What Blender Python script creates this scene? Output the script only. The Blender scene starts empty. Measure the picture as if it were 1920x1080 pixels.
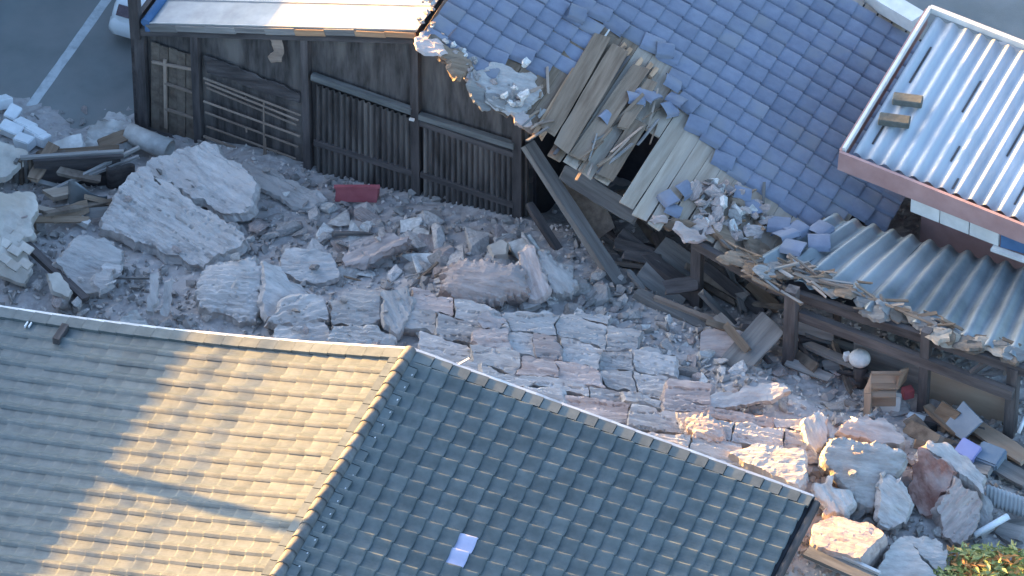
import bpy, bmesh, math, random
import numpy as np
from mathutils import Vector, Matrix, noise, geometry

random.seed(7)
scene = bpy.context.scene
COL = scene.collection
V3 = Vector
rad = math.radians

# ---------------------------------------------------------------- camera
CAM_D, CAM_W, PITCH = 100.0, 15.1, rad(42)
CPOS = V3((0, -CAM_D*math.cos(PITCH), CAM_D*math.sin(PITCH)))
CR = V3((1, 0, 0)); CU = V3((0, math.sin(PITCH), math.cos(PITCH))); CF = V3((0, math.cos(PITCH), -math.sin(PITCH)))
cam = bpy.data.cameras.new('camera'); cam_o = bpy.data.objects.new('camera', cam); COL.objects.link(cam_o)
cam.sensor_width = 36; cam.lens = 36*CAM_D/CAM_W; cam.clip_start = 1; cam.clip_end = 2000
cam_o.location = CPOS; cam_o.rotation_euler = (math.pi/2-PITCH, 0, 0)
scene.camera = cam_o

# ---------------------------------------------------------------- light
D1 = V3((math.cos(rad(-23.66)), math.sin(rad(-23.66)), 0)); D2 = V3((-D1.y, D1.x, 0))      # along / across the alley
SUN_EL = rad(10.0)
sa = rad(-23.66-11)                                   # heading in which the sunlight travels
sun_to = V3((-math.cos(sa)*math.cos(SUN_EL), -math.sin(sa)*math.cos(SUN_EL), math.sin(SUN_EL)))
sun = bpy.data.lights.new('sun', 'SUN'); sun.energy = 4.0; sun.angle = rad(0.9); sun.color = (1.0, 0.53, 0.13)
sun_o = bpy.data.objects.new('sun', sun); COL.objects.link(sun_o); sun_o.location = (-30, 20, 30)
sun_o.rotation_euler = sun_to.to_track_quat('Z', 'Y').to_euler()
world = bpy.data.worlds.new('World'); scene.world = world; world.use_nodes = True
wn = world.node_tree.nodes; wl = world.node_tree.links
sky = wn.new('ShaderNodeTexSky'); sky.sky_type = 'NISHITA'; sky.sun_disc = False
sky.sun_elevation = SUN_EL; sky.sun_rotation = math.atan2(sun_to.x, sun_to.y); sky.altitude = 50; sky.air_density = 1.0; sky.dust_density = 3.2; sky.ozone_density = 2.6
wl.new(sky.outputs[0], wn['Background'].inputs[0]); wn['Background'].inputs[1].default_value = 0.095
scene.view_settings.view_transform = 'Standard'; scene.view_settings.look = 'None'
scene.view_settings.exposure = 3.3; scene.view_settings.gamma = 1.0
scene.view_settings.use_curve_mapping = False

# ---------------------------------------------------------------- coordinates
def ray(px, py):
    return CF + CR*((px-960)/1920*CAM_W/CAM_D) + CU*((540-py)/1920*CAM_W/CAM_D)
def P(px, py, z=0.0):                                # photo pixel + height -> place in the world
    d = ray(px, py); return CPOS + d*((z-CPOS.z)/d.z)
def PP(px, py, o, n):                                # photo pixel on the plane through o with normal n
    d = ray(px, py); return CPOS + d*((o-CPOS).dot(n)/d.dot(n))
def Q(v):
    w = v-CPOS; t = w.dot(CF)
    return (960+w.dot(CR)/t*CAM_D/CAM_W*1920, 540-w.dot(CU)/t*CAM_D/CAM_W*1920)
def inpoly(x, y, poly):
    r = False; n = len(poly)
    for i in range(n):
        x0, y0 = poly[i]; x1, y1 = poly[i-1]
        if (y0 > y) != (y1 > y) and x < (x1-x0)*(y-y0)/(y1-y0)+x0: r = not r
    return r
def up(v, z): return V3((v.x, v.y, v.z+z))
U = random.uniform

# rubble heap height, from spot heights
SPOTS = [(30,250,.08),(-20,300,.3),(840,460,.6),(1120,600,.75),(560,430,.4),(380,450,.5),(300,270,.1),(450,340,.3),(600,400,.25),(780,410,.35),(960,470,.5),(700,480,.55),(900,520,.9),(1050,500,.75),(1180,560,.45),
 (1200,660,.75),(800,620,.85),(1000,700,.95),(600,600,.75),(430,540,.65),(250,450,.55),(100,500,.65),(50,330,.35),(150,235,-.02),(300,600,.6),
 (1300,650,.6),(1400,760,.95),(1500,850,1.1),(1300,830,1.1),(1500,660,.35),(1600,720,.3),(1750,770,.25),(1900,830,.2),(1600,850,.75),(1750,900,.6),
 (1900,930,.35),(1600,1000,.8),(1700,1050,.6),(1850,1050,.4),(1050,350,.0),(1250,450,.1),(1000,860,.8),(700,760,.6),(1350,540,.15),(400,720,.5),(100,700,.4),
 (0,90,-.25),(200,150,-.1),(-150,250,-.1),(-200,600,.2),(700,250,.0),(1500,450,.1),(1700,500,.1),(1900,620,.1),(2050,900,.2),(2000,1150,.1),(1500,1200,.3)]
SP = np.array([[*P(a, b, c)] for a, b, c in SPOTS])
def H0(x, y):
    d = (SP[:, 0]-x)**2+(SP[:, 1]-y)**2
    w = np.exp(-d/(2*.62**2))+1e-5/(d+.2)
    return float((w*SP[:, 2]).sum()/w.sum())
def H(x, y):
    return H0(x, y)+.06*noise.noise(V3((x*1.7, y*1.7, 3)))+.03*noise.noise(V3((x*5, y*5, 9)))
def PH(px, py):
    z = .4
    for _ in range(7):
        p = P(px, py, z); z = max(H(p.x, p.y), 0)
    return V3((p.x, p.y, z))

# ---------------------------------------------------------------- materials
def M(name, c1, c2, scale=4.0, rough=.85, bump=.25, bscale=22.0, stretch=(1, 1, 1), metal=0.0, var=.15, c3=None, spec=.3, lo=.35, hi=.68, spots=None):
    m = bpy.data.materials.new(name); m.use_nodes = True
    n = m.node_tree.nodes; l = m.node_tree.links; b = n['Principled BSDF']
    tc = n.new('ShaderNodeTexCoord'); mp = n.new('ShaderNodeMapping'); mp.inputs['Scale'].default_value = stretch
    l.new(tc.outputs['Object'], mp.inputs[0])
    oi = n.new('ShaderNodeObjectInfo')
    add = n.new('ShaderNodeVectorMath'); add.operation = 'ADD'
    sc = n.new('ShaderNodeVectorMath'); sc.operation = 'SCALE'; sc.inputs[0].default_value = (37, 17, 29); l.new(oi.outputs['Random'], sc.inputs['Scale'])
    l.new(mp.outputs[0], add.inputs[0]); l.new(sc.outputs[0], add.inputs[1])
    t = n.new('ShaderNodeTexNoise'); t.inputs['Scale'].default_value = scale; t.inputs['Detail'].default_value = 9; t.inputs['Roughness'].default_value = .62
    l.new(add.outputs[0], t.inputs[0])
    r = n.new('ShaderNodeValToRGB'); r.color_ramp.elements[0].position = lo; r.color_ramp.elements[1].position = hi
    r.color_ramp.elements[0].color = (*c1, 1); r.color_ramp.elements[1].color = (*c2, 1)
    l.new(t.outputs[0], r.inputs[0]); out = r.outputs[0]
    if c3:
        t3 = n.new('ShaderNodeTexNoise'); t3.inputs['Scale'].default_value = scale*.33; t3.inputs['Detail'].default_value = 5
        l.new(add.outputs[0], t3.inputs[0])
        r3 = n.new('ShaderNodeValToRGB'); r3.color_ramp.elements[0].position = .5; r3.color_ramp.elements[1].position = .66; l.new(t3.outputs[0], r3.inputs[0])
        mx = n.new('ShaderNodeMix'); mx.data_type = 'RGBA'; l.new(r3.outputs[0], mx.inputs['Factor']); l.new(out, mx.inputs['A']); mx.inputs['B'].default_value = (*c3, 1); out = mx.outputs['Result']
    hs = n.new('ShaderNodeHueSaturation'); mr = n.new('ShaderNodeMapRange'); mr.inputs['To Min'].default_value = 1-var; mr.inputs['To Max'].default_value = 1+var
    l.new(oi.outputs['Random'], mr.inputs[0]); l.new(mr.outputs[0], hs.inputs['Value']); l.new(out, hs.inputs['Color'])
    l.new(hs.outputs[0], b.inputs['Base Color'])
    b.inputs['Roughness'].default_value = rough; b.inputs['Metallic'].default_value = metal; b.inputs['Specular IOR Level'].default_value = spec
    if bump:
        t2 = n.new('ShaderNodeTexNoise'); t2.inputs['Scale'].default_value = bscale; t2.inputs['Detail'].default_value = 8; t2.inputs['Roughness'].default_value = .65
        l.new(add.outputs[0], t2.inputs[0]); bp = n.new('ShaderNodeBump'); bp.inputs['Strength'].default_value = bump; bp.inputs['Distance'].default_value = .03
        l.new(t2.outputs[0], bp.inputs['Height']); l.new(bp.outputs[0], b.inputs['Normal'])
    return m
MT = dict(
 asphalt=M('asphalt', (.18,.19,.185), (.235,.245,.24), 1.3, .9, .2, 60, c3=(.26,.25,.24), var=0),
 paint=M('road_paint', (.36,.38,.39), (.55,.57,.58), 6, .8, .1, var=0, lo=.3, hi=.55),
 dust=M('rubble_dust', (.32,.29,.28), (.51,.47,.455), 7, .95, .6, 30, c3=(.43,.385,.365), var=0),
 earth=M('earthen_wall', (.345,.315,.3), (.545,.51,.49), 4.2, .95, 1.0, 10, stretch=(.7, 2.2, 2.0), c3=(.48,.435,.41), var=.16),
 earthpink=M('pink_earthen_wall', (.34,.265,.24), (.55,.45,.41), 3.6, .93, .8, 9, stretch=(.6, 2.6, 2.2), c3=(.35,.31,.3), var=.15),
 pale=M('pale_plaster', (.44,.42,.4), (.66,.64,.61), 5, .9, .35, 16, c3=(.4,.37,.34), var=.18),
 cream=M('cream_plaster', (.4,.36,.32), (.56,.51,.45), 4, .85, .25, 20, c3=(.42,.36,.3), var=.1),
 red_earth=M('red_earth', (.2,.085,.065), (.42,.27,.23), 3.4, .93, .5, 12, c3=(.44,.39,.37), var=.08),
 rock=M('rubble_stone', (.3,.27,.25), (.53,.485,.455), 6, .93, .6, 14, c3=(.42,.38,.36), var=.42),
 tile=M('grey_roof_tile', (.078,.094,.094), (.122,.14,.14), 5, .5, .1, 40, var=.14, spec=.5),
 btile=M('blue_grey_roof_tile', (.145,.16,.215), (.19,.207,.265), 5, .55, .1, 40, var=.1, spec=.35, c3=(.195,.2,.23)),
 glasst=M('pale_lavender_tile', (.4,.41,.56), (.46,.47,.63), 5, .4, .05, var=.05),
 ridge=M('ridge_tile', (.1,.1,.1), (.17,.17,.165), 6, .7, .2, var=.18),
 trim=M('verge_metal', (.45,.46,.47), (.7,.7,.7), 9, .45, .1, metal=.3, var=.05, stretch=(.3,1,1)),
 char=M('charred_wood', (.05,.043,.041), (.145,.127,.12), 3, .85, .35, 14, stretch=(3, 3, .5), c3=(.19,.165,.15), var=.2),
 charp=M('dark_post_wood', (.05,.043,.043), (.125,.108,.105), 3, .8, .35, 18, stretch=(.4, 3, 3), var=.15),
 rail=M('grey_rail_wood', (.1,.105,.105), (.2,.205,.2), 4, .85, .3, 18, stretch=(.4, 3, 3), var=.12),
 brown=M('brown_boards', (.1,.077,.062), (.19,.15,.12), 4, .85, .3, 18, stretch=(2, 2, .6), c3=(.19,.155,.125), var=.15),
 lath=M('bamboo_lath', (.23,.17,.135), (.35,.27,.215), 4, .8, .2, 18, stretch=(.4, 3, 3), var=.3),
 deck=M('roof_sheathing', (.15,.102,.07), (.27,.195,.14), 3, .88, .35, 14, stretch=(.35, 4, 3), c3=(.23,.17,.125), var=.2),
 wood=M('weathered_timber', (.15,.14,.135), (.27,.255,.24), 3, .88, .35, 14, stretch=(.3, 4, 4), var=.3),
 pinew=M('fresh_broken_pine', (.33,.19,.11), (.5,.32,.2), 3, .8, .25, 14, stretch=(.3, 4, 4), var=.15),
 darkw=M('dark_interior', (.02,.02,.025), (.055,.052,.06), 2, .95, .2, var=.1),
 tan=M('tan_boards', (.3,.235,.18), (.43,.35,.28), 3, .88, .35, 14, stretch=(.35, 4, 3), c3=(.35,.29,.24), var=.06),
 ply=M('tan_plywood', (.3,.225,.17), (.4,.31,.235), 1.6, .8, .15, 12, stretch=(.5, 2, 2), var=.06),
 whitem=M('white_corrugated_metal', (.36,.375,.4), (.5,.515,.54), 1.5, .62, .05, 30, stretch=(2, .35, 1), metal=.0, c3=(.43,.45,.48), var=.02, spec=.5),
 lowm=M('tarnished_corrugated_metal', (.15,.17,.18), (.27,.295,.305), 1.6, .36, .1, 18, stretch=(1, 1, 1), metal=.35, c3=(.36,.38,.39), var=.05, spec=.5),
 topm=M('galvanised_roof_sheet', (.3,.3,.3), (.45,.44,.43), 2.5, .5, .06, metal=.2, c3=(.36,.35,.33), var=.04),
 pink=M('faded_pink_paint', (.33,.2,.19), (.43,.28,.265), 2, .75, .15, var=.02),
 whitew=M('white_painted_wall', (.58,.57,.54), (.75,.74,.71), 3, .8, .15, var=.05),
 bluew=M('blue_painted_wall', (.06,.13,.25), (.09,.17,.31), 3, .7, .1, var=.05),
 conc=M('concrete_block', (.09,.095,.085), (.15,.155,.14), 9, .95, .4, 40, var=.2),
 white=M('white_plastic', (.7,.71,.72), (.82,.83,.84), 5, .45, .05, var=.04),
 carw=M('white_car_paint', (.78,.79,.8), (.82,.83,.84), 2, .22, 0, var=0, spec=.5),
 black=M('black_rubber', (.012,.012,.013), (.03,.03,.032), 8, .7, .1, var=0),
 glass=M('dark_glass', (.015,.018,.022), (.03,.035,.04), 2, .1, 0, var=0, spec=.6),
 lamp=M('smoked_lamp', (.05,.02,.03), (.1,.05,.06), 9, .2, 0, var=0, spec=.6),
 redp=M('red_plastic', (.34,.085,.1), (.45,.14,.155), 4, .5, .1, var=.1),
 card=M('brown_furniture_board', (.27,.185,.13), (.36,.255,.185), 2.5, .7, .15, var=.12, stretch=(.5, 3, 3)),
 bluebox=M('blue_grey_board', (.16,.2,.25), (.22,.26,.31), 3, .6, .1, var=.05),
 lav=M('lavender_plastic', (.27,.28,.5), (.34,.35,.58), 3, .5, .05, var=.05),
 leafg=M('green_leaf', (.2,.25,.07), (.36,.4,.13), 3, .6, 0, var=.3), leafo=M('orange_leaf', (.42,.19,.06), (.6,.3,.11), 3, .6, 0, var=.3),
 leafy=M('pale_leaf', (.3,.32,.12), (.45,.45,.2), 3, .6, 0, var=.3),
 concw=M('rendered_wall', (.34,.33,.31), (.45,.44,.41), 1.2, .85, .1, var=.03),
)

# ---------------------------------------------------------------- builders
WLOC = {}
def tag(o, label=None, cat=None, group=None, kind=None):
    if label: o['label'] = label
    if cat:
        o['category'] = cat
        if not kind: o['kind'] = 'thing'
    if group: o['group'] = group
    if kind: o['kind'] = kind
    return o
def link(name, me, mtx, parent=None):
    o = bpy.data.objects.new(name, me); COL.objects.link(o)
    if parent is not None:
        o.parent = parent; o.matrix_basis = Matrix.Translation(-WLOC[parent.name]) @ mtx
    else: o.matrix_basis = mtx
    WLOC[o.name] = mtx.to_translation()
    return o
def thing(name, label, cat, loc, group=None):
    return tag(link(name, None, Matrix.Translation(loc)), label, cat, group)
def mesh(name, vs, fs, mat, smooth=False):
    me = bpy.data.meshes.new(name); me.from_pydata([tuple(v) for v in vs], [], fs); me.materials.append(MT[mat])
    if smooth: me.polygons.foreach_set('use_smooth', [True]*len(me.polygons))
    me.update(); return me
def mk(name, vs, fs, mat, parent=None, smooth=False):        # vs in world space; no rotation (so it may carry sub-parts)
    a = np.array([tuple(v) for v in vs]); o = V3(a.mean(0)); o.z = a[:, 2].min()
    return link(name, mesh(name, [V3(v)-o for v in vs], fs, mat, smooth), Matrix.Translation(o), parent)
BOXF = [(0,3,2,1),(4,5,6,7),(0,1,5,4),(1,2,6,5),(2,3,7,6),(3,0,4,7)]
def boxverts(l, w, h): return [(x*l/2, y*w/2, z*h/2) for z in (-1, 1) for x, y in ((-1,-1),(1,-1),(1,1),(-1,1))]
def frame(x, zh=V3((0, 0, 1))):
    x = x.normalized(); y = zh.cross(x)
    if y.length < 1e-3: y = V3((0, 1, 0)).cross(x)
    y.normalize(); z = x.cross(y)
    return Matrix((x, y, z)).transposed()
def bar(name, p0, p1, w, h, mat, parent=None, zh=V3((0, 0, 1)), rough=0.0, n=1):   # squared timber from p0 to p1
    d = p1-p0; L = d.length
    if rough == 0 and n == 1: vs, fs = boxverts(L, w, h), BOXF
    else:                                              # splintered ends, slightly bowed
        vs, fs = [], []; n = max(n, 4)
        for i in range(n+1):
            t = i/n; bow = (t-.5)**2*rough*U(.2, .5); k = 1 if 0 < i < n else U(.8, 1)
            for y, z in ((-1,-1),(1,-1),(1,1),(-1,1)):
                e = U(-1, 1)*rough if i in (0, n) else 0
                vs.append(((t-.5)*L+e, y*w/2*k*U(.93, 1.05), z*h/2*U(.93, 1.05)+bow))
        for i in range(n):
            b = i*4
            for k in range(4): fs.append((b+k, b+(k+1)%4, b+4+(k+1)%4, b+4+k))
        fs += [(3,2,1,0), (n*4, n*4+1, n*4+2, n*4+3)]
    return link(name, mesh(name, vs, fs, mat), Matrix.Translation((p0+p1)/2) @ frame(d, zh).to_4x4(), parent)
def panel(name, q, th, mat, parent=None):               # four corners, with thickness
    n = (q[1]-q[0]).cross(q[3]-q[0]).normalized()*th
    c = (q[0]+q[1]+q[2]+q[3])/4; R = frame(q[1]-q[0], n); Ri = R.transposed()
    vs = [Ri @ (p-c-n*k) for k in (1, 0) for p in q]
    return link(name, mesh(name, vs, BOXF, mat), Matrix.Translation(c) @ R.to_4x4(), parent)
def tube(name, p0, p1, r0, r1, mat, parent=None, seg=12, hollow=0.0):
    L = (p1-p0).length; vs, fs = [], []
    ring = [(0, r0), (L, r1)]+([(L, r1-hollow), (L*.3, r1-hollow)] if hollow else [])
    for x, r in ring:
        for k in range(seg):
            a = 2*math.pi*k/seg; vs.append((x-L/2, r*math.cos(a), r*math.sin(a)))
    for i in range(len(ring)-1):
        for k in range(seg): fs.append((i*seg+k, i*seg+(k+1)%seg, (i+1)*seg+(k+1)%seg, (i+1)*seg+k))
    fs.append(tuple(range(seg))[::-1]); fs.append(tuple(range((len(ring)-1)*seg, len(ring)*seg)))
    o = link(name, mesh(name, vs, fs, mat, False), Matrix.Translation((p0+p1)/2) @ frame(p1-p0).to_4x4(), parent)
    for p in o.data.polygons: p.use_smooth = len(p.vertices) == 4
    return o
def sheet(name, pos, nu, nv, mat, parent=None, th=.006, smooth=True):   # pos(i,j) grid surface with thickness below
    vs = [pos(i, j) for i in range(nu+1) for j in range(nv+1)]
    n = len(vs); g = lambda i, j: i*(nv+1)+j
    nn = (vs[g(1, 0)]-vs[0]).cross(vs[g(0, nv)]-vs[0]).normalized()
    if nn.z < 0: nn = -nn
    fs = []
    flip = (vs[g(1, 0)]-vs[0]).cross(vs[1]-vs[0]).z < 0
    for i in range(nu):
        for j in range(nv):
            f = (g(i, j), g(i+1, j), g(i+1, j+1), g(i, j+1)); fs.append(f[::-1] if flip else f)
    vs += [v-nn*th for v in vs]
    fs += [tuple(n+k for k in f[::-1]) for f in list(fs)]
    rim = [g(i, 0) for i in range(nu+1)]+[g(nu, j) for j in range(1, nv+1)]+[g(i, nv) for i in range(nu-1, -1, -1)]+[g(0, j) for j in range(nv-1, 0, -1)]
    for a, b in zip(rim, rim[1:]+rim[:1]):
        f = (a, n+a, n+b, b); fs.append(f[::-1] if flip else f)
    o = mk(name, vs, fs, mat, parent)
    if smooth:
        for p in o.data.polygons[:2*nu*nv]: p.use_smooth = True
    return o
def fbm(v, o=4):
    s, a = 0, 1
    for k in range(o): s += a*noise.noise(v); v = v*2.1+V3((5.2, 1.3, 2.8)); a *= .5
    return s

def slab(name, label, poly, cat='slab', lift=.2, th=.25, tx=10, ty=0, sang=8, mat='earth', group=None, plane=None, res=.034, amp=1.0, strata=1.0, dome=0.0):
    """irregular broken slab: outline given by what the photo shows of its top, on a plane at its own height"""
    cx = sum(p[0] for p in poly)/len(poly); cy = sum(p[1] for p in poly)/len(poly)
    if plane: o, n = plane; o = PP(cx, cy, o, n)+n*lift
    else:
        z = max(PH(cx, cy+lift*94).z, 0)+lift; o = P(cx, cy, z)
        n = (V3((0, 0, 1))-V3((0, 1, 0))*math.tan(rad(tx))+V3((1, 0, 0))*math.tan(rad(ty))).normalized()
    w = [PP(x, y, o, n) for x, y in poly]
    xa = PP(cx+50, cy+50*math.tan(rad(sang)), o, n)-o
    R = frame(xa, n); Ri = R.transposed()
    loc = [(Ri @ (p-o)).to_2d() for p in w]
    seed = V3((U(-50, 50), U(-50, 50), U(-50, 50)))
    bd = []
    for i, a in enumerate(loc):                          # rough outline
        b = loc[(i+1) % len(loc)]; e = b-a; k = max(1, int(e.length/res))
        nrm = V3((e.y, -e.x)).normalized() if e.length > 0 else V3((0, 0))
        for j in range(k):
            p = a+e*(j/k); q = fbm(V3((p.x*4, p.y*4, 0))+seed)*.075*amp+noise.noise(V3((p.x*14, p.y*14, 2))+seed)*.018
            if j == 0: q *= .6
            bd.append(V3((p.x+nrm.x*q, p.y+nrm.y*q)))
    nb = len(bd); bp = [(v.x, v.y) for v in bd]
    x0, x1 = min(v.x for v in bd), max(v.x for v in bd); y0, y1 = min(v.y for v in bd), max(v.y for v in bd)
    pts = list(bd); BA = np.array(bp)
    gx, gy = np.meshgrid(np.arange(x0, x1, res*1.1), np.arange(y0, y1, res*.8)); rs = np.random.RandomState(len(bp)+int(cx*7+cy))
    gq = np.stack([gx.ravel(), gy.ravel()], 1); gq += rs.uniform(-.3, .3, gq.shape)*res
    ins = np.zeros(len(gq), bool); dm = np.full(len(gq), 9.0)
    for (ax_, ay_), (bx_, by_) in zip(BA, np.roll(BA, 1, 0)):
        if ay_ != by_: ins ^= ((ay_ > gq[:, 1]) != (by_ > gq[:, 1])) & (gq[:, 0] < (bx_-ax_)*(gq[:, 1]-ay_)/(by_-ay_)+ax_)
        dm = np.minimum(dm, (gq[:, 0]-ax_)**2+(gq[:, 1]-ay_)**2)
    pts += [V3(q) for q in gq[ins & (dm > (res*.6)**2)]]
    vv, ee, ff, _, _, _ = geometry.delaunay_2d_cdt(pts, [(i, (i+1) % nb) for i in range(nb)], [], 1, 1e-5)
    area = sum(a[0]*b[1]-a[1]*b[0] for a, b in zip(bp, bp[1:]+bp[:1]))
    fr = 9.5*U(.75, 1.3); rmax = min(x1-x0, y1-y0)*.5
    def top(q):
        s = V3((q.x*1.4, q.y*1.4, .5))+seed
        h = fbm(s, 3)*.045*amp
        t = q.y*fr+1.3*noise.noise(V3((q.x*.9, q.y*2, 1))+seed)+.4*noise.noise(V3((q.x*5, q.y*5, 1))+seed)
        f = t-math.floor(t); lay = noise.noise(V3((q.x*.8, math.floor(t)*1.7, 4))+seed)
        h += strata*(.016*(f if f < .8 else (.8-(f-.8)*6 if f < .9 else (f-.9)*4-.4))+.024*lay)
        h += noise.noise(V3((q.x*9, q.y*16, 7))+seed)*.012*amp
        if dome:
            dd = min((q-b).length for b in bd[::3]); k = min(dd/rmax, 1); h += dome*(math.sqrt(1-(1-k)**2)-1)
        return h
    V = [V3((q.x, q.y, top(q))) for q in vv]; F = [tuple(f) for f in ff]
    # sides, from the outline actually used (first nb vertices keep their order)
    lv = max(2, min(5, int(th/.07))); base = len(V)
    cxl = sum(v.x for v in bd)/nb; cyl = sum(v.y for v in bd)/nb
    for k in range(1, lv+1):
        dz = th*k/lv
        for qi, q in enumerate(bd):
            r = V3((q.x-cxl, q.y-cyl)); L = max(r.length, 1e-3)
            s = V3((q.x*2.2, q.y*2.2, dz*9))+seed
            off = noise.noise(s)*.05*amp+.03*math.floor(3*noise.noise(V3((q.x, q.y, dz*11))+seed))*strata*.5+(.03 if k < lv else -.03)
            V.append(V3((q.x+r.x/L*off, q.y+r.y/L*off, -dz+noise.noise(s*1.7)*.02+V[qi].z)))
    ring = lambda k: (list(range(nb)) if k == 0 else list(range(base+(k-1)*nb, base+k*nb)))
    for k in range(lv):
        a, b = ring(k), ring(k+1)
        for i in range(nb):
            j = (i+1) % nb
            f = (a[i], b[i], b[j], a[j]); F.append(f if area > 0 else f[::-1])
    F.append(tuple(ring(lv)[::-1] if area > 0 else ring(lv)))
    me = mesh(name, V, F, mat)
    return tag(link(name, me, Matrix.Translation(o) @ R.to_4x4()), label, cat, group)

# ---------------------------------------------------------------- setting: ground, road, heap
def flat(name, pts, mat):
    return tag(mk(name, pts, [tuple(range(len(pts)))], mat), kind='structure')
flat('ground', [V3((-250, -250, 0)), V3((250, -250, 0)), V3((250, 250, 0)), V3((-250, 250, 0))], 'asphalt')
rl0, rl1 = P(40, 224), P(214, -20); rd = (rl1-rl0).normalized(); rn = V3((rd.y, -rd.x, 0))
def strip(name, c0, c1, w, z, mat, n=40):
    vs, fs = [], []
    for i in range(n+1):
        p = c0.lerp(c1, i/n)
        for s in (-1, 1): vs.append(V3((p.x, p.y, z))+rn*s*(w/2+.012*noise.noise(V3((i*1.7, s*9, 1)))))
    for i in range(n): fs.append((2*i, 2*i+1, 2*i+3, 2*i+2))
    return tag(mk(name, vs, fs, mat), kind='structure')
strip('road_marking', rl0-rd*14, rl1+rd*20, .155, .004, 'paint', 240)
g = 150; hx = np.linspace(-8.6, 8.6, g); hy = np.linspace(-9, 5.2, g)
hv = [V3((x, y, H(x, y)+.035*noise.noise(V3((x*9, y*9, 2)))+.02*noise.noise(V3((x*22, y*22, 5))))) for x in hx for y in hy]
hf = [(i*g+j, (i+1)*g+j, (i+1)*g+j+1, i*g+j+1) for i in range(g-1) for j in range(g-1)
      if max(hv[i*g+j].z, hv[i*g+j+1].z, hv[(i+1)*g+j].z) > -.02]
tag(mk('rubble_heap', hv, hf, 'dust'), 'heap of fine grey debris and dust filling the alley', 'rubble', kind='stuff')

# ---------------------------------------------------------------- roof tiles
def tile_mesh(name, mat, w=.29, l=.27, crest=.034, trough=-.016, th=.02, lip=.026, prof=None):
    prof = prof or [(0, .0), (.12, trough*.7), (.28, trough), (.45, trough*.9), (.58, trough*.2), (.7, crest*.6), (.82, crest), (.93, crest*.75), (1.04, crest*.05)]
    vs, fs = [], []; n = len(prof)
    for u, dz in ((0, 0), (l*.93, lip), (l, lip*.86)):
        for p, h in prof: vs.append((u, (p-.5)*w, h+dz))
    for p, h in prof: vs.append((l, (p-.5)*w, h+lip-th-.006))
    for r in range(3):
        for k in range(n-1): fs.append((r*n+k, (r+1)*n+k, (r+1)*n+k+1, r*n+k+1))
    me = mesh(name, vs, fs, mat)
    for p in list(me.polygons)[:n-1]: p.use_smooth = True
    return me
def join_tiles(name, me, mats, mat, parent):
    vs, fs = [], []; src = [v.co.copy() for v in me.vertices]; sf = [tuple(p.vertices) for p in me.polygons]
    for m in mats:
        b = len(vs); vs += [m @ v for v in src]; fs += [tuple(b+k for k in f) for f in sf]
    return tag(mk(name, vs, fs, mat, parent), kind='stuff')
def tile_field(parent, me, mats, mat, limit, alt=None, spots=()):
    """mats: world matrices; the ones nearest the middle of the picture become single parts, the rest one joined part"""
    inv, out = [], []
    for m in mats:
        x, y = Q(m.to_translation()); (inv if -20 < x < 1940 and -20 < y < 1100 else out).append((abs(x-960)+abs(y-600), m))
    inv.sort(key=lambda t: t[0])
    pick = [min(inv, key=lambda t: math.dist(Q(t[1] @ V3((.13, 0, 0))), sp)) for sp in spots]
    inv = pick+[t for t in inv if t not in pick]
    for k, (_, m) in enumerate(inv[:limit]):
        mm = alt if k < len(pick) else me
        link('roof_tile', mm, m, parent)
    rest = [m for _, m in inv[limit:]]+[m for _, m in out]
    if rest: join_tiles('roof_tile_field', me, rest, mat, parent)
def basis(u, v, n, o): return Matrix.Translation(o) @ Matrix((u, v, n)).transposed().to_4x4()

# ================================================================ tiled house in front
RT = P(770, 660, 3.3)                                   # far end of its ridge
e1 = V3((math.cos(rad(-21.2)), math.sin(rad(-21.2)), 0)); e2 = V3((-e1.y, e1.x, 0))
fh = thing('tiled_house', 'low house with grey tiled gable roof, left half partly in warm sun', 'house', V3((RT.x, RT.y, 0))-e2*6)
DEEP = 12.0
zl = lambda s: RT.z-(.27*s-.0105*s*s)
zr = lambda s: RT.z-.132*s
LW, RW = 8.2, 5.93
# decks under the tiles
def deck(name, zf, sgn, width, parent, mat='darkw', o=None, ax=None, ay=None, deep=DEEP, th=.1):
    return sheet(name, lambda i, j: (o+ax*sgn*(width*i/10)-ay*(deep*j/2)+V3((0, 0, zf(width*i/10)-o.z-.03))), 10, 2, mat, parent, th, False)
dkl = deck('roof_slope', zl, -1, LW, fh, o=RT, ax=e1, ay=e2); dkr = deck('roof_slope', zr, 1, RW, fh, o=RT, ax=e1, ay=e2)
tag(dkl, 'left roof slope, half in warm sun'); tag(dkr, 'right roof slope in blue shade')
tml = tile_mesh('grey_tile_low', 'tile', w=.3, l=.275, crest=.04, trough=-.014, lip=.011, th=.012)
tm = tile_mesh('grey_tile', 'tile', w=.3, l=.275, crest=.06, trough=-.022, lip=.03)
galt = tile_mesh('lavender_tile', 'glasst', w=.3, l=.275, crest=.06, trough=-.022, lip=.03)
mr_, ml_ = [], []
rw = .3; ex = .25
for j in range(int(DEEP/rw)):
    off = -(.2+rw*(j+.5))
    k = 0
    while .12+k*ex < RW-.1:
        s = .12+k*ex; u = (e1+V3((0, 0, zr(s+.1)-zr(s))) if 0 else V3((e1.x, e1.y, -.132))).normalized(); n = u.cross(e2).normalized()
        p = RT+e1*s+e2*off; p.z = zr(s)+.012+U(-.004, .004)
        mr_.append(basis(u, e2, n, p) @ Matrix.Rotation(U(-.012, .012), 4, 'Z')); k += 1
    k = 0
    while .12+k*ex < LW-.1:
        s = .12+k*ex; sl = (zl(s+.01)-zl(s-.01))/.02; u = V3((-e1.x, -e1.y, sl)).normalized(); v = -e2; n = u.cross(v).normalized()
        p = RT-e1*s+e2*off; p.z = zl(s)+.012+U(-.004, .004)
        ml_.append(basis(u, v, n, p) @ Matrix.Rotation(U(-.012, .012), 4, 'Z')); k += 1
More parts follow.
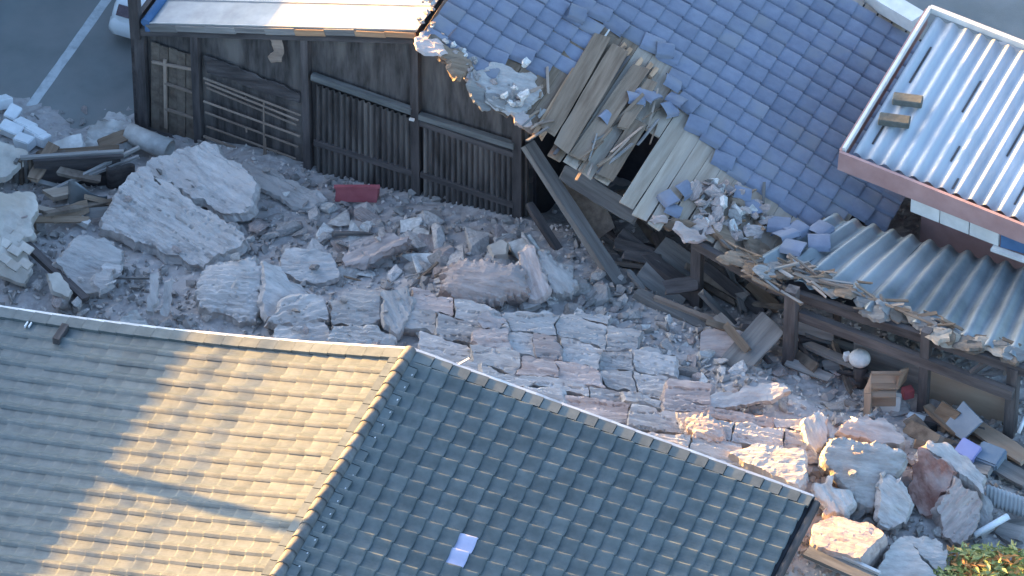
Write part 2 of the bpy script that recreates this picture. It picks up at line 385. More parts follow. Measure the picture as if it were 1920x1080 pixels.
tile_field(dkr, tm, mr_, 'tile', 190, galt, ((882, 1022), (866, 1052)))
tile_field(dkl, tml, ml_, 'tile', 130)
# ridge caps with wire knots
for k in range(int(DEEP/.27)):
    a = RT-e2*(.27*k)+V3((0, 0, .005)); b = a-e2*.285
    o = tube('ridge_tile', a+V3((0, 0, .02)), b+V3((0, 0, .03)), .09, .1, 'ridge', fh, 12)
    if k % 1 == 0:
        q = a-e2*.2+e1*.2; q.z = zr(.2)+.045
        bar('wire_knot', q, q+e2*.03, .022, .02, 'trim', fh)
for k in range(int(DEEP/.3)):                            # bedding course beside the ridge
    a = RT-e2*(.3*k+.02)
    for s, zf in ((.16, zr), (-.16, zl)):
        c = a+e1*s; c.z = zf(.16)+.03; bar('ridge_course', c, c-e2*.285, .14, .05, 'tile', fh, zh=V3((e1.x*s, e1.y*s, 1)))
# far verge: flat edging tiles and thin metal drip strip
def verge(zf, sgn, width):
    k = 0
    while .1+k*.27 < width:
        s0, s1 = .1+k*.27, min(.1+k*.27+.262, width); a, b = RT+e1*sgn*s0, RT+e1*sgn*s1
        a.z = zf(s0)+.035; b.z = zf(s1)+.045
        bar('verge_tile', a-e2*.1, b-e2*.1, .2, .045, 'tile', fh); k += 1
    n = 16
    for i in range(n):
        s0, s1 = width*i/n, width*(i+1)/n; w = .012*noise.noise(V3((i*.9, sgn*3, 0)))
        a, b = RT+e1*sgn*s0, RT+e1*sgn*s1; a.z = zf(s0)+.03+w; b.z = zf(s1)+.03+.012*noise.noise(V3((i*.9+.9, sgn*3, 0)))
        bar('verge_strip', a+e2*.03, b+e2*.03, .05, .035, 'trim', fh)
        bar('barge_board', up(a, -.16)+e2*.03, up(b, -.16)+e2*.03, .03, .3, 'charp', fh)
verge(zl, -1, LW); verge(zr, 1, RW)
def eave(sgn, width, zf):
    a = RT+e1*sgn*(width+.06); b = a-e2*DEEP; a.z = b.z = zf(width)-.05
    tube('gutter', a, b, .06, .06, 'charp', fh, 10)
eave(1, RW, zr); eave(-1, LW, zl)
def wall_box(name, corners, z0, z1, mat, parent):
    n = len(corners); tops = z1 if isinstance(z1, list) else [z1]*n
    vs = [V3((c.x, c.y, z0)) for c in corners]+[V3((c.x, c.y, t)) for c, t in zip(corners, tops)]
    fs = [tuple(range(n))[::-1], tuple(range(n, 2*n))]+[(i, (i+1) % n, n+(i+1) % n, n+i) for i in range(n)]
    return mk(name, vs, fs, mat, parent)
wall_box('wall', [RT-e1*(LW-.6)-e2*.35, RT-e1*(LW-.6)-e2*(DEEP-.4), RT-e2*(DEEP-.4), RT+e1*(RW-.5)-e2*(DEEP-.4), RT+e1*(RW-.5)-e2*.35, RT-e2*.35][::1], 0,
         [zl(LW-.6)-.2, zl(LW-.6)-.2, RT.z-.2, zr(RW-.5)-.2, zr(RW-.5)-.2, RT.z-.2], 'concw', fh)
# small clips on the left verge tile and the stop tile
c = P(123, 612, zl(5.3)+.08); bar('stop_tile', c, c-e2*.34, .1, .11, 'charp', fh)
for x in (52, 60): c = P(x, 604, zl(5.9)+.06); bar('tile_clip', c, c-e2*.11, .02, .03, 'white', fh)

# ================================================================ damaged house behind the alley
W0, W1 = P(265, 245), P(970, 450); WL = (W1-W0).length
hs = thing('damaged_house', 'half-collapsed wooden house with charred wall and blue-grey tiled roof', 'house', W0.lerp(W1, .5))
def wp(px, z, out=0.0):                                  # point of the wall above the foot seen at pixel column px
    y = 245+(px-265)*205/705; p = P(px, y); return V3((p.x, p.y, z))-D2*out
def rt(px):                                              # height of the wall's raking top
    return 2.1+(px-265)*(3.5-2.1)/525 if px < 790 else 3.5-(px-790)*.7/210
# backing wall, tapering under the gable
cols = [265, 375, 580, 790, 985]
vs = []
for px in cols: vs += [wp(px, 0, -.06), wp(px, rt(px)-.05, -.06)]
k = len(vs); vs += [v+D2*.08 for v in vs]
fs = [(2*i, 2*i+2, 2*i+3, 2*i+1) for i in range(4)]+[(k+2*i, k+2*i+1, k+2*i+3, k+2*i+2) for i in range(4)]
fs += [(2*i+1, 2*i+3, k+2*i+3, k+2*i+1) for i in range(4)]+[(0, 1, k+1, k), (8, k+8, k+9, 9)]
wbk = mk('wall_backing', vs, fs, 'char', hs)
for px, w in ((272, .17), (375, .12), (580, .12), (783, .13), (972, .15)):
    bar('post', wp(px, 0, .0), wp(px, rt(px)-.03, .0), w, .14, 'charp', hs, zh=D2)
bar('post', wp(268, 1.9, .05), wp(266, 2.75, .05), .16, .12, 'charp', hs, zh=D2)
bar('top_plate', wp(262, rt(262)-.1, .03), wp(790, rt(790)-.1, .03), .1, .13, 'charp', hs)
bar('top_plate', wp(790, rt(790)-.1, .03), wp(990, rt(990)-.1, .03), .1, .13, 'charp', hs)
bar('sill_beam', wp(265, .06, .03), wp(985, .06, .03), .12, .13, 'charp', hs)
def zy(px, py):                                          # height on the wall plane of a pixel
    p = PP(px, py, W0, D2); return p.z
def wq(px, py, out=0.0): return PP(px, py, W0, D2)-D2*out
bar('mid_rail', wq(588, 138, .06), wq(775, 203, .06), .09, .1, 'rail', hs)
bar('mid_rail', wq(790, 212, .065), wq(968, 268, .065), .09, .1, 'rail', hs)
bar('lower_rail', wq(592, 262, .05), wq(776, 320, .05), .06, .1, 'charp', hs)
bar('lower_rail', wq(792, 322, .05), wq(966, 380, .05), .06, .1, 'charp', hs)
bar('middle_rail', wq(790, 226, .05), wq(966, 286, .05), .05, .1, 'charp', hs)
def ribbed(a0, a1, b0, b1, n):                          # charred ribbed cladding between two pixel columns (top a0-a1, bottom b0-b1)
    def pos(i, j):
        t = i/(4*n); q = V3((0, 0, 0)); ph = i % 4
        tp = wq(a0[0]+(a1[0]-a0[0])*t, a0[1]+(a1[1]-a0[1])*t); bt = wq(b0[0]+(b1[0]-b0[0])*t, b0[1]+(b1[1]-b0[1])*t)
        return tp.lerp(bt, j/3)-D2*((.015, .062, .062, .015)[ph]+.006*noise.noise(V3((i, j*.7, 2))))
    sheet('ribbed_cladding', pos, 4*n, 3, 'char', hs, .012, False)
ribbed((594, 156), (772, 218), (594, 335), (772, 398), 16)
ribbed((795, 230), (962, 288), (795, 398), (962, 452), 16)
# boarded bay at the left end
for k in range(5):
    x0 = 284+k*16.4; x1 = x0+15.6; o = .012+.012*(k % 2)
    panel('board', [wq(x0, 78+k*5.5, o), wq(x1, 83+k*5.5, o), wq(x1, 246+k*5, o), wq(x0, 240+k*5, o)][::-1], .02, 'brown', wbk)
for y0, y1, x0 in ((152, 172, 312), (200, 219, 312), (112, 128, 288)):
    bar('ledge', wq(x0, y0, .05), wq(370, y1, .05), .035, .04, 'lath', wbk)
bar('stile', wq(312, 108, .05), wq(314, 236, .05), .05, .03, 'lath', wbk, zh=D2)
# bay of bare lath
for k, (ya, yb) in enumerate(((143, 213), (151, 222), (161, 231), (186, 252), (207, 272), (233, 294), (252, 318))):
    xa = 384+(k % 3)*3; xb = 566-(k*37 % 11)
    bar('lath_strip', wq(xa, ya, .045+.004*(k % 2)), wq(xb, yb, .045+.004*(k % 2)), .02, .026+.02*(k == 6), 'lath', wbk)
for xa, ya, yb in ((463, 178, 184), (497, 186, 300), (464, 236, 244), (500, 255, 290)):
    bar('lath_batten', wq(xa, ya, .05), wq(xa+1, yb, .05), .02, .02, 'lath', wbk, zh=D2)
def adopt(o, par):
    m = o.matrix_basis.copy(); o.parent = par; o.matrix_basis = Matrix.Translation(-WLOC[par.name]) @ m
    for kk in ('label', 'category', 'group', 'kind'):
        if kk in o: del o[kk]
    return o
adopt(slab('plaster_patch', 'x', [(386, 108), (420, 116), (470, 140), (520, 158), (562, 178), (560, 192), (500, 176), (440, 152), (390, 138)], lift=.03, th=.03, plane=(W0, -D2), mat='charp', strata=.2, amp=.5), hs)
adopt(slab('hanging_plaster', 'x', [(505, 68), (522, 62), (528, 90), (526, 112), (508, 117), (504, 106), (515, 92)], lift=.06, th=.03, plane=(W0, -D2), mat='lath', strata=.2, amp=.4), hs)
bar('handle_peg', wq(774, 214, .12), wq(783, 216, .12), .04, .03, 'pale', hs)

# metal roof plane at the left
rdg = wp(790, 3.6, .1)
eav = wp(292, 2.26, .1)
sd = (eav-rdg); nsteps = 60; LEN = 9.0  # extra unseen length, added so the ridge shades the white parapet
def mroof(i, j):
    s = i/nsteps; p = rdg+sd*s+D2*(LEN*j/14)
    p.z += .02*abs(math.sin(s*sd.length/.36*math.pi))**6*0+.012*math.sin(j*2.2)+.01*noise.noise(V3((i*.3, j, 0)))
    return p
mrf = sheet('metal_roof', mroof, nsteps, 14, 'topm', hs, .02, False)
nr = 15
for k in range(nr):                                      # standing seams lie across the slope as stepped sheets
    a = rdg+D2*(LEN*k/nr+.0); b = a+sd
    bar('roof_seam', up(a, .018), up(b, .018), .022, .02, 'topm', mrf)
for k in range(9):
    t0, t1 = k/9, (k+1)/9
    bar('rake_board', rdg+sd*t0-D2*.02+V3((0, 0, -.06+U(-.015, .015))), rdg+sd*t1-D2*.02+V3((0, 0, -.06+U(-.015, .015))), .03, U(.09, .13), 'pinew' if k in (0, 1, 3) else 'wood', hs)
bar('rafter_end', rdg+V3((0, 0, -.15))+D2*.1, eav+V3((0, 0, -.15))+D2*.1, .06, .1, 'charp', hs)
ga = eav+V3((0, 0, .02)); tube('gutter', ga-D1*.03-D2*.02, ga-D1*.03+D2*8, .07, .07, 'bluew', hs, 10)
tube('downpipe_elbow', ga-D1*.02+D2*.05, ga+D1*.02-D2*.02+V3((0, 0, -.14)), .055, .05, 'bluew', hs, 10)

# blue-grey tiled plane
BO = P(790, 60, 3.65); BU = (D1+V3((0, 0, -.4))).normalized(); BN = BU.cross(D2).normalized()
TP = [(780, 30), (800, 66), (845, 108), (905, 145), (965, 122), (1050, 132), (1085, 117), (1108, 42), (1128, 36), (1190, 92), (1258, 128), (1262, 175), (1285, 232), (1338, 290),
      (1345, 335), (1400, 350), (1440, 392), (1480, 415), (1570, 408), (1645, 416), (1700, 380), (1850, 250), (2400, -500), (760, -600)]
VMAX = (PP(1655, 22, BO, BN)-BO).dot(D2); print('VMAX', VMAX)
bm_ = tile_mesh('blue_tile', 'btile', w=.322, l=.325, th=.024, lip=.024, prof=[(0,-.06),(.06,-.055),(.09,-.006),(.2,.008),(.5,.014),(.8,.01),(.93,.002),(.975,-.03),(1.0,-.05)])
mats = []
for i in range(0, 28):
    for j in range(-16, 34):
        p = BO+BU*(.05+i*.3)+D2*(j*.322)
        x, y = Q(p+BU*.13)
        if not inpoly(x, y, TP) or j*.322 > VMAX-.16: continue
        edge = not (inpoly(x-26, y+22, TP) and inpoly(x+14, y+26, TP))
        w = .35 if edge else 1
        sag = -.05*math.exp(-((x-1100)**2+(y-120)**2)/9000)
        mats.append(basis(BU, D2, BN, p+BN*(.03+U(-.004, .004)+sag+(U(-.02, .03) if edge else 0))) @ Matrix.Rotation(U(-1, 1)*(.16 if edge else .015), 4, 'Z') @ Matrix.Rotation(U(-1, 1)*(.1 if edge else .008), 4, 'X'))
bdk = sheet('tiled_roof', lambda i, j: BO+BU*(.1+6.6*i/2)+D2*(2.6+(VMAX-2.6)*j/2)-BN*.075, 2, 2, 'darkw', hs, .02, False)
tile_field(bdk, bm_, mats, 'btile', 300)
# sheathing: boards run along the ridge direction; those under the torn area are single boards
def bpl(px, py, h=0.0): return PP(px, py, BO, BN)+BN*h
EDGE = [(790, 70), (850, 120), (900, 170), (935, 205), (985, 225), (990, 262), (1045, 300), (1130, 345), (1215, 415), (1300, 438), (1345, 470), (1400, 500), (1500, 470), (1650, 440)]
def edge_v(u):                                           # where the broken lower edge cuts each board
    best = None
    for (x0, y0), (x1, y1) in zip(EDGE, EDGE[1:]):
        a, b = bpl(x0, y0)-BO, bpl(x1, y1)-BO; ua, ub = a.dot(BU), b.dot(BU)
        if min(ua, ub) <= u <= max(ua, ub) and ua != ub:
            t = (u-ua)/(ub-ua); v = a.dot(D2)*(1-t)+b.dot(D2)*t
            best = v if best is None else min(best, v)
    return best
bw = .25; k = 0
while k*bw < 6.6:
    u = k*bw+bw/2; v0 = edge_v(u); k += 1
    if v0 is None: continue
    v0 += U(-.08, .12)
    gap = k in (10, 15)
    a = BO+BU*u+D2*v0-BN*.03; b = BO+BU*u+D2*(VMAX-.02)-BN*.03
    if gap: a = BO+BU*u+D2*(v0+1.5)-BN*.03
    bar('sheathing_board', a+BN*U(-.012, .008), b, bw-.005, .022, 'tan' if u > 2.75 else 'deck', bdk, zh=BN, rough=.035, n=6)
for s in range(5):                                       # rafters below
    a = BO+D2*(1.1+s*(VMAX-1.3)/4)-BN*.12; bar('rafter', a, a+BU*6.6, .08, .12, 'charp', hs, zh=BN)
for a_, b_, w, m in (((1088, 135), (1012, 262), .09, 'pinew'), ((1075, 132), (1000, 255), .07, 'pinew'), ((1140, 60), (1080, 150), .03, 'pale'), ((1178, 108), (1038, 292), .05, 'charp'), ((1170, 90), (1130, 150), .03, 'deck')):
    bar('roof_batten', bpl(*b_, .03), bpl(*a_, .03), w, .04, m, bdk, zh=BN, rough=.04, n=5)
for x, y in ((1172, 84), (1182, 92), (1203, 112), (1222, 120), (1232, 128)):
    bar('broken_batten_end', bpl(x, y, .0), bpl(x-14, y+18, .02),   .07, .05, 'pinew', bdk, zh=BN, rough=.02, n=4)
for a_, b_, w, h in (((1128, 70), (1022, 250), .2, .05), ((1160, 95), (1048, 285), .22, .06), ((1200, 130), (1085, 300), .2, .05), ((1218, 160), (1165, 246), .12, .09), ((1196, 235), (1128, 340), .18, .07)):
    bar('sheathing_board', bpl(b_[0]+U(-4, 4), b_[1], h+U(-.02, .03)), bpl(*a_, h), w+.06, .022, 'deck', bdk, zh=BN+V3((U(-.12, .12), U(-.12, .12), 0)), rough=.05, n=6)
# interior and remaining walls so the house is a closed volume
back = D2*5.2
bk0, bk1 = wp(265, 0)+back, wp(1480, 0)+back
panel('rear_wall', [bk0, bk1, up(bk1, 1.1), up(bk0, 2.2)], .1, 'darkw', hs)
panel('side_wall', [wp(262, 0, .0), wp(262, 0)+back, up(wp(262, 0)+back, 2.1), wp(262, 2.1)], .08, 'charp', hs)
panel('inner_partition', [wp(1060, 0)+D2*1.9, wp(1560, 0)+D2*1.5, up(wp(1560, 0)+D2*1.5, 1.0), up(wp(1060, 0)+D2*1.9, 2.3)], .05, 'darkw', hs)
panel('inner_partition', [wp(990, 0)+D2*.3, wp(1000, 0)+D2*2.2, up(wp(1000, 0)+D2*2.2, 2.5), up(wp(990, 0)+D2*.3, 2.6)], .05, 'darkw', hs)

# ================================================================ lean-to with dark corrugated roof
lt = thing('open_shed', 'open shed with tarnished corrugated roof on dark posts, right side', 'shed', P(1700, 700))
LA, LB, LC, LD = P(1405, 492, 1.72), P(1960, 690, 1.68), P(1560, 402, 1.36), P(2010, 528, 1.4)
def lroof(i, j):
    s = i/260; t = j/12
    e0 = LA.lerp(LB, s); e1_ = LC.lerp(LD, s); p = e0.lerp(e1_, t)
    ph = s*(LB-LA).length/.37*2*math.pi
    p.z += .055*math.sin(ph)+.05*noise.noise(V3((s*5, t*2.5, 1)))*(1-t)
    ragged = .16*noise.noise(V3((s*13, 0, 4)))+.07*noise.noise(V3((s*40, 0, 8)))
    if j < 4: p = p+(e1_-e0).normalized()*ragged*(1-t*3)*(1.6 if s < .45 else .6); p.z -= max(0, .10*noise.noise(V3((s*9, 2, 2))))*(1-t)
    return p
sheet('corrugated_roof', lroof, 260, 12, 'lowm', lt, .012, True)
def post(px, yt, yb, zb, w=.14, m='charp'):
    b = P(px, yb, zb); zt = zb+(yb-yt)/94.0; b.z = 0; bar('post', b, V3((b.x, b.y, zt)), w, w, m, lt, zh=D2); return V3((b.x, b.y, zt))
t1 = post(1305, 432, 590, .15, .15); t2 = post(1480, 545, 690, .3, .17, 'charp'); t3 = post(1567, 565, 655, .3, .1); t4 = post(1730, 622, 770, .25, .14); t5 = post(1893, 690, 818, .2, .16, 'charp')
bar('eave_beam', P(1440, 535, 1.55), P(1960, 708, 1.55), .1, .16, 'charp', lt)
bar('eave_beam', P(1300, 455, 1.6), P(1440, 535, 1.6), .1, .14, 'charp', lt)
bar('tie_beam', P(1500, 590, 1.3), P(1900, 740, 1.2), .1, .18, 'charp', lt)
bar('brace', P(1820, 700, 1.3), P(1860, 672, 1.5), .07, .07, 'charp', lt)
def up_panel(name, x0, y0, x1, y1, z0, h0, h1, mat, th=.03, par=lt):
    a, b = P(x0, y0, z0), P(x1, y1, z0); return panel(name, [a, b, up(b, h1), up(a, h0)], th, mat, par)
up_panel('plywood_panel', 1738, 752, 1884, 800, .2, .72, .58, 'ply')
up_panel('plywood_panel', 1598, 705, 1726, 745, .2, .75, .75, 'wood')
up_panel('back_board', 1488, 625, 1562, 640, .62, .42, .42, 'wood')
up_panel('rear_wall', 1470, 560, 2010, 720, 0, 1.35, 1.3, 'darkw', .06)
for s in range(4):
    a = LA.lerp(LB, .12+s*.27); b = LC.lerp(LD, .12+s*.27); bar('purlin', up(a, -.09), up(b, -.09), .07, .09, 'charp', lt)

# ================================================================ white-roofed building at upper right
wb = thing('white_roofed_building', 'small building with white corrugated roof in a pink-edged parapet', 'building', P(1800, 420))
KA, KB, KC = P(1582, 284, 2.35), P(1992, 448, 2.2), P(1744, 18, 2.42)
ku = KB-KA; kv = KC-KA; KD = KA+ku+kv
def kroof(i, j):
    s = i/220; t = j/6; p = KA+ku*(.035+.965*s)+kv*(.02+.955*t)
    ph = s*ku.length/.243*2*math.pi; p.z += -.03+.032*math.sin(ph)+.006*noise.noise(V3((i*.1, j, 0)))
    return p
sheet('corrugated_roof', kroof, 220, 6, 'whitem', wb, .008, True)
def par_bar(a, b, w, h, m, n): return bar(n, a, b, w, h, m, wb)
par_bar(up(KA, .02), up(KC, .02), .045, .1, 'whitew', 'parapet_coping')
par_bar(up(KC, .02)-kv*.0, up(KD, .02), .08, .1, 'whitew', 'parapet_coping')
par_bar(up(KA, -.14)-D2*.05-D1*.05, up(KB, -.14)-D2*.05, .05, .34, 'pink', 'fascia')
par_bar(up(KA, -.14)-D1*.05, up(KC, -.14)-D1*.05, .04, .3, 'pink', 'fascia')
kc = [KA+D1*1.0+D2*.7, KB+D2*.7, KD-D2*.1, KC+D1*1.0-D2*.1]
wall_box('wall', kc, 0, [KA.z-.25, KB.z-.25, KD.z-.25, KC.z-.25], 'pink', wb)
wa, wb_ = P(1706, 396, 1.55)+D2*0, P(1872, 462, 1.55)
for i in range(3):
    a, b = wa.lerp(wb_, i/3+.006), wa.lerp(wb_, (i+1)/3-.006); panel('wall_panel', [a, b, up(b, .36-.03*i), up(a, .38-.03*i)], .05, 'whitew', wb)
a, b = wb_+D1*.03, wb_+D1*1.2; panel('wall_panel', [a, b, up(b, .26), up(a, .26)], .05, 'bluew', wb)
bar('ledge', P(1860, 465, 1.5), P(2000, 515, 1.5), .1, .05, 'whitew', wb)
bar('white_parapet', P(1600, -30, 1.7), P(1722, 42, 1.7), .3, .22, 'whitew', wb)
for k, (s0, t0, t1) in enumerate(((.075, .55, .8), (.085, .12, .3), (.33, .5, .72), (.36, .2, .3), (.6, .35, .6), (.47, .05, .12), (.72, .1, .5), (.7, .62, .7))):
    n_ = round(s0*ku.length/.243-.75); s0 = (n_+.75)*.243/ku.length; a = KA+ku*(.035+.965*s0)+kv*t0; b = KA+ku*(.035+.965*s0)+kv*t1
    bar('lead_strip', up(a, -.053), up(b, -.053), .03, .01, 'charp', wb, rough=.01, n=6)
# concrete blocks on the white roof, a lead strip
for (x, y, l, lab) in ((1702, 188, .44, 'dark concrete block on white corrugated roof, upper of two'), (1677, 226, .46, 'mossy concrete block on white corrugated roof, lower of two')):
    c = PP(x, y, up(KA, .09), ku.cross(kv).normalized()); uu = (D1+D2*.22).normalized()
    vs, fs = [], []
    R = frame(uu); 
    me = bpy.data.meshes.new('concrete_block'); b_ = bmesh.new(); bmesh.ops.create_cube(b_, size=1)
    for v in b_.verts: v.co = V3((v.co.x*l, v.co.y*.2, v.co.z*.11))
    bmesh.ops.bevel(b_, geom=list(b_.edges), offset=.015, segments=1, affect='EDGES'); b_.to_mesh(me); b_.free(); me.materials.append(MT['conc'])
    tag(link('concrete_block', me, Matrix.Translation(c) @ R.to_4x4()), lab, 'concrete block', 'blocks weighing down the white roof')

# ================================================================ neighbour across the road (outside the picture; its eaves shade the alley)
NBX = -10.6
def ab(a, b, z=0): return D1*a+D2*b+V3((0, 0, z))
def zs(a): return 2.55-.176*(a+2.6)                       # top of its shadow
nb = thing('roadside_building', 'long rendered two-storey building across the road, outside the frame', 'building', ab(NBX-3, -2))
EH = zs(NBX)
fan = math.tan(rad(11))*(NBX+2.6)                         # sunlight travels slightly across the alley axis
c0, c1, c2, c3 = ab(NBX, -24), ab(NBX, 26), ab(NBX-7, 26), ab(NBX-7, -24)
wall_box('wall', [c0, c1, c2, c3], 0, EH-.15, 'concw', nb)
wall_box('roof_slab', [ab(NBX+.3, -24.3), ab(NBX+.3, 26.3), ab(NBX-7.3, 26.3), ab(NBX-7.3, -24.3)], EH-.15, EH, 'conc', nb)
for k in range(8):
    b = -21+k*6; a_ = NBX+.012
    w = panel('window', [ab(a_, b, 1), ab(a_, b+1.6, 1), ab(a_, b+1.6, 2.2), ab(a_, b, 2.2)][::-1], .03, 'glass', nb)
for z, r in ((.24, .03), (.52, .028)):  # unseen rails, added to cast two stripes of shade on the front roof
    tube('rail', ab(NBX+.1, -24, EH+z), ab(NBX+.1, -2.2, EH+z), r, r, 'conc', nb, 8)
for k in range(5): tube('added_rail_post', ab(NBX+.1, -22+k*4.95, EH), ab(NBX+.1, -22+k*4.95, EH+.52), .02, .02, 'conc', nb, 8)  # posts carrying the added rails
# utility pole by that building; its shadow crosses the front roof
hd = V3((math.cos(sa), math.sin(sa), 0))
pb = P(380, 972, 2.6)-hd*6.3; pb.z = 0
up_ = thing('utility_pole', 'concrete utility pole standing at the far roadside, outside the frame', 'pole', pb)
tube('shaft', pb, up(pb, 8.5), .16, .1, 'concw', up_, 14)
bar('cross_arm', up(pb, 7.9)-D1*.7, up(pb, 7.9)+D1*.7, .08, .08, 'conc', up_)

# ================================================================ white car in the road
cb = P(203, 76)                                          # near left corner of the bumper on the ground
ca = thing('parked_car', 'white car in the road, mostly hidden behind the wall corner post', 'car', cb+D1*.8+D2*2)
def car_loft(name, prof, mat):                           # prof: (distance along car, z_low, z_high, half width low, half width high)
    vs, fs = [], []; m = 10
    for l, z0, z1, w0, w1 in prof:
        ctr = cb+D1*.8+D2*l
        sec = [(-w0*.92, z0), (-w0, z0+.08), (-w0*1.0, (z0+z1)/2), (-w1, z1-.07), (-w1*.9, z1), (w1*.9, z1), (w1, z1-.07), (w0*1.0, (z0+z1)/2), (w0, z0+.08), (w0*.92, z0)]
        vs += [ctr+D1*x+V3((0, 0, z)) for x, z in sec]
    for i in range(len(prof)-1):
        for k in range(m): fs.append((i*m+k, (i+1)*m+k, (i+1)*m+(k+1) % m, i*m+(k+1) % m))
    fs += [tuple(range(m)), tuple(range((len(prof)-1)*m, len(prof)*m))[::-1]]
    return mk(name, vs, fs, mat, ca, True)
body = car_loft('body', [(-.02, .26, .46, .66, .64), (.06, .2, .6, .76, .74), (.2, .2, .68, .8, .76), (.6, .2, .76, .82, .78), (1.2, .2, .84, .82, .78), (3.6, .2, .86, .82, .78), (4.0, .22, .8, .78, .72), (4.1, .3, .6, .7, .66)], 'carw')
car_loft('cabin', [(1.0, .8, .84, .74, .7), (1.6, .8, 1.38, .74, .6), (2.9, .8, 1.42, .74, .6), (3.7, .8, .88, .74, .66)], 'glass')
car_loft('roof_panel', [(1.58, 1.36, 1.42, .58, .56), (2.2, 1.39, 1.47, .6, .57), (2.9, 1.38, 1.44, .58, .56)], 'carw')
car_loft('bumper', [(-.07, .24, .42, .68, .66), (-.02, .18, .47, .77, .75), (.1, .17, .48, .81, .79)], 'carw')
for s in (-1, 1):
    c = cb+D1*(.8+s*.5)+D2*.0+V3((0, 0, .56)); panel('headlight', [c-D1*.15, c+D1*.15, c+D1*.15+D2*.12+V3((0, 0, .13)), c-D1*.15+D2*.12+V3((0, 0, .13))], .03, 'lamp', ca)
    for l in (.75, 3.3):
        c = cb+D1*(.8+s*.72)+D2*l+V3((0, 0, .3)); w = tube('wheel', c-D1*.1, c+D1*.1, .3, .3, 'black', ca, 18); w2 = tube('hub_cap', c+D1*s*.08, c+D1*s*.115, .18, .17, 'trim', ca, 14)

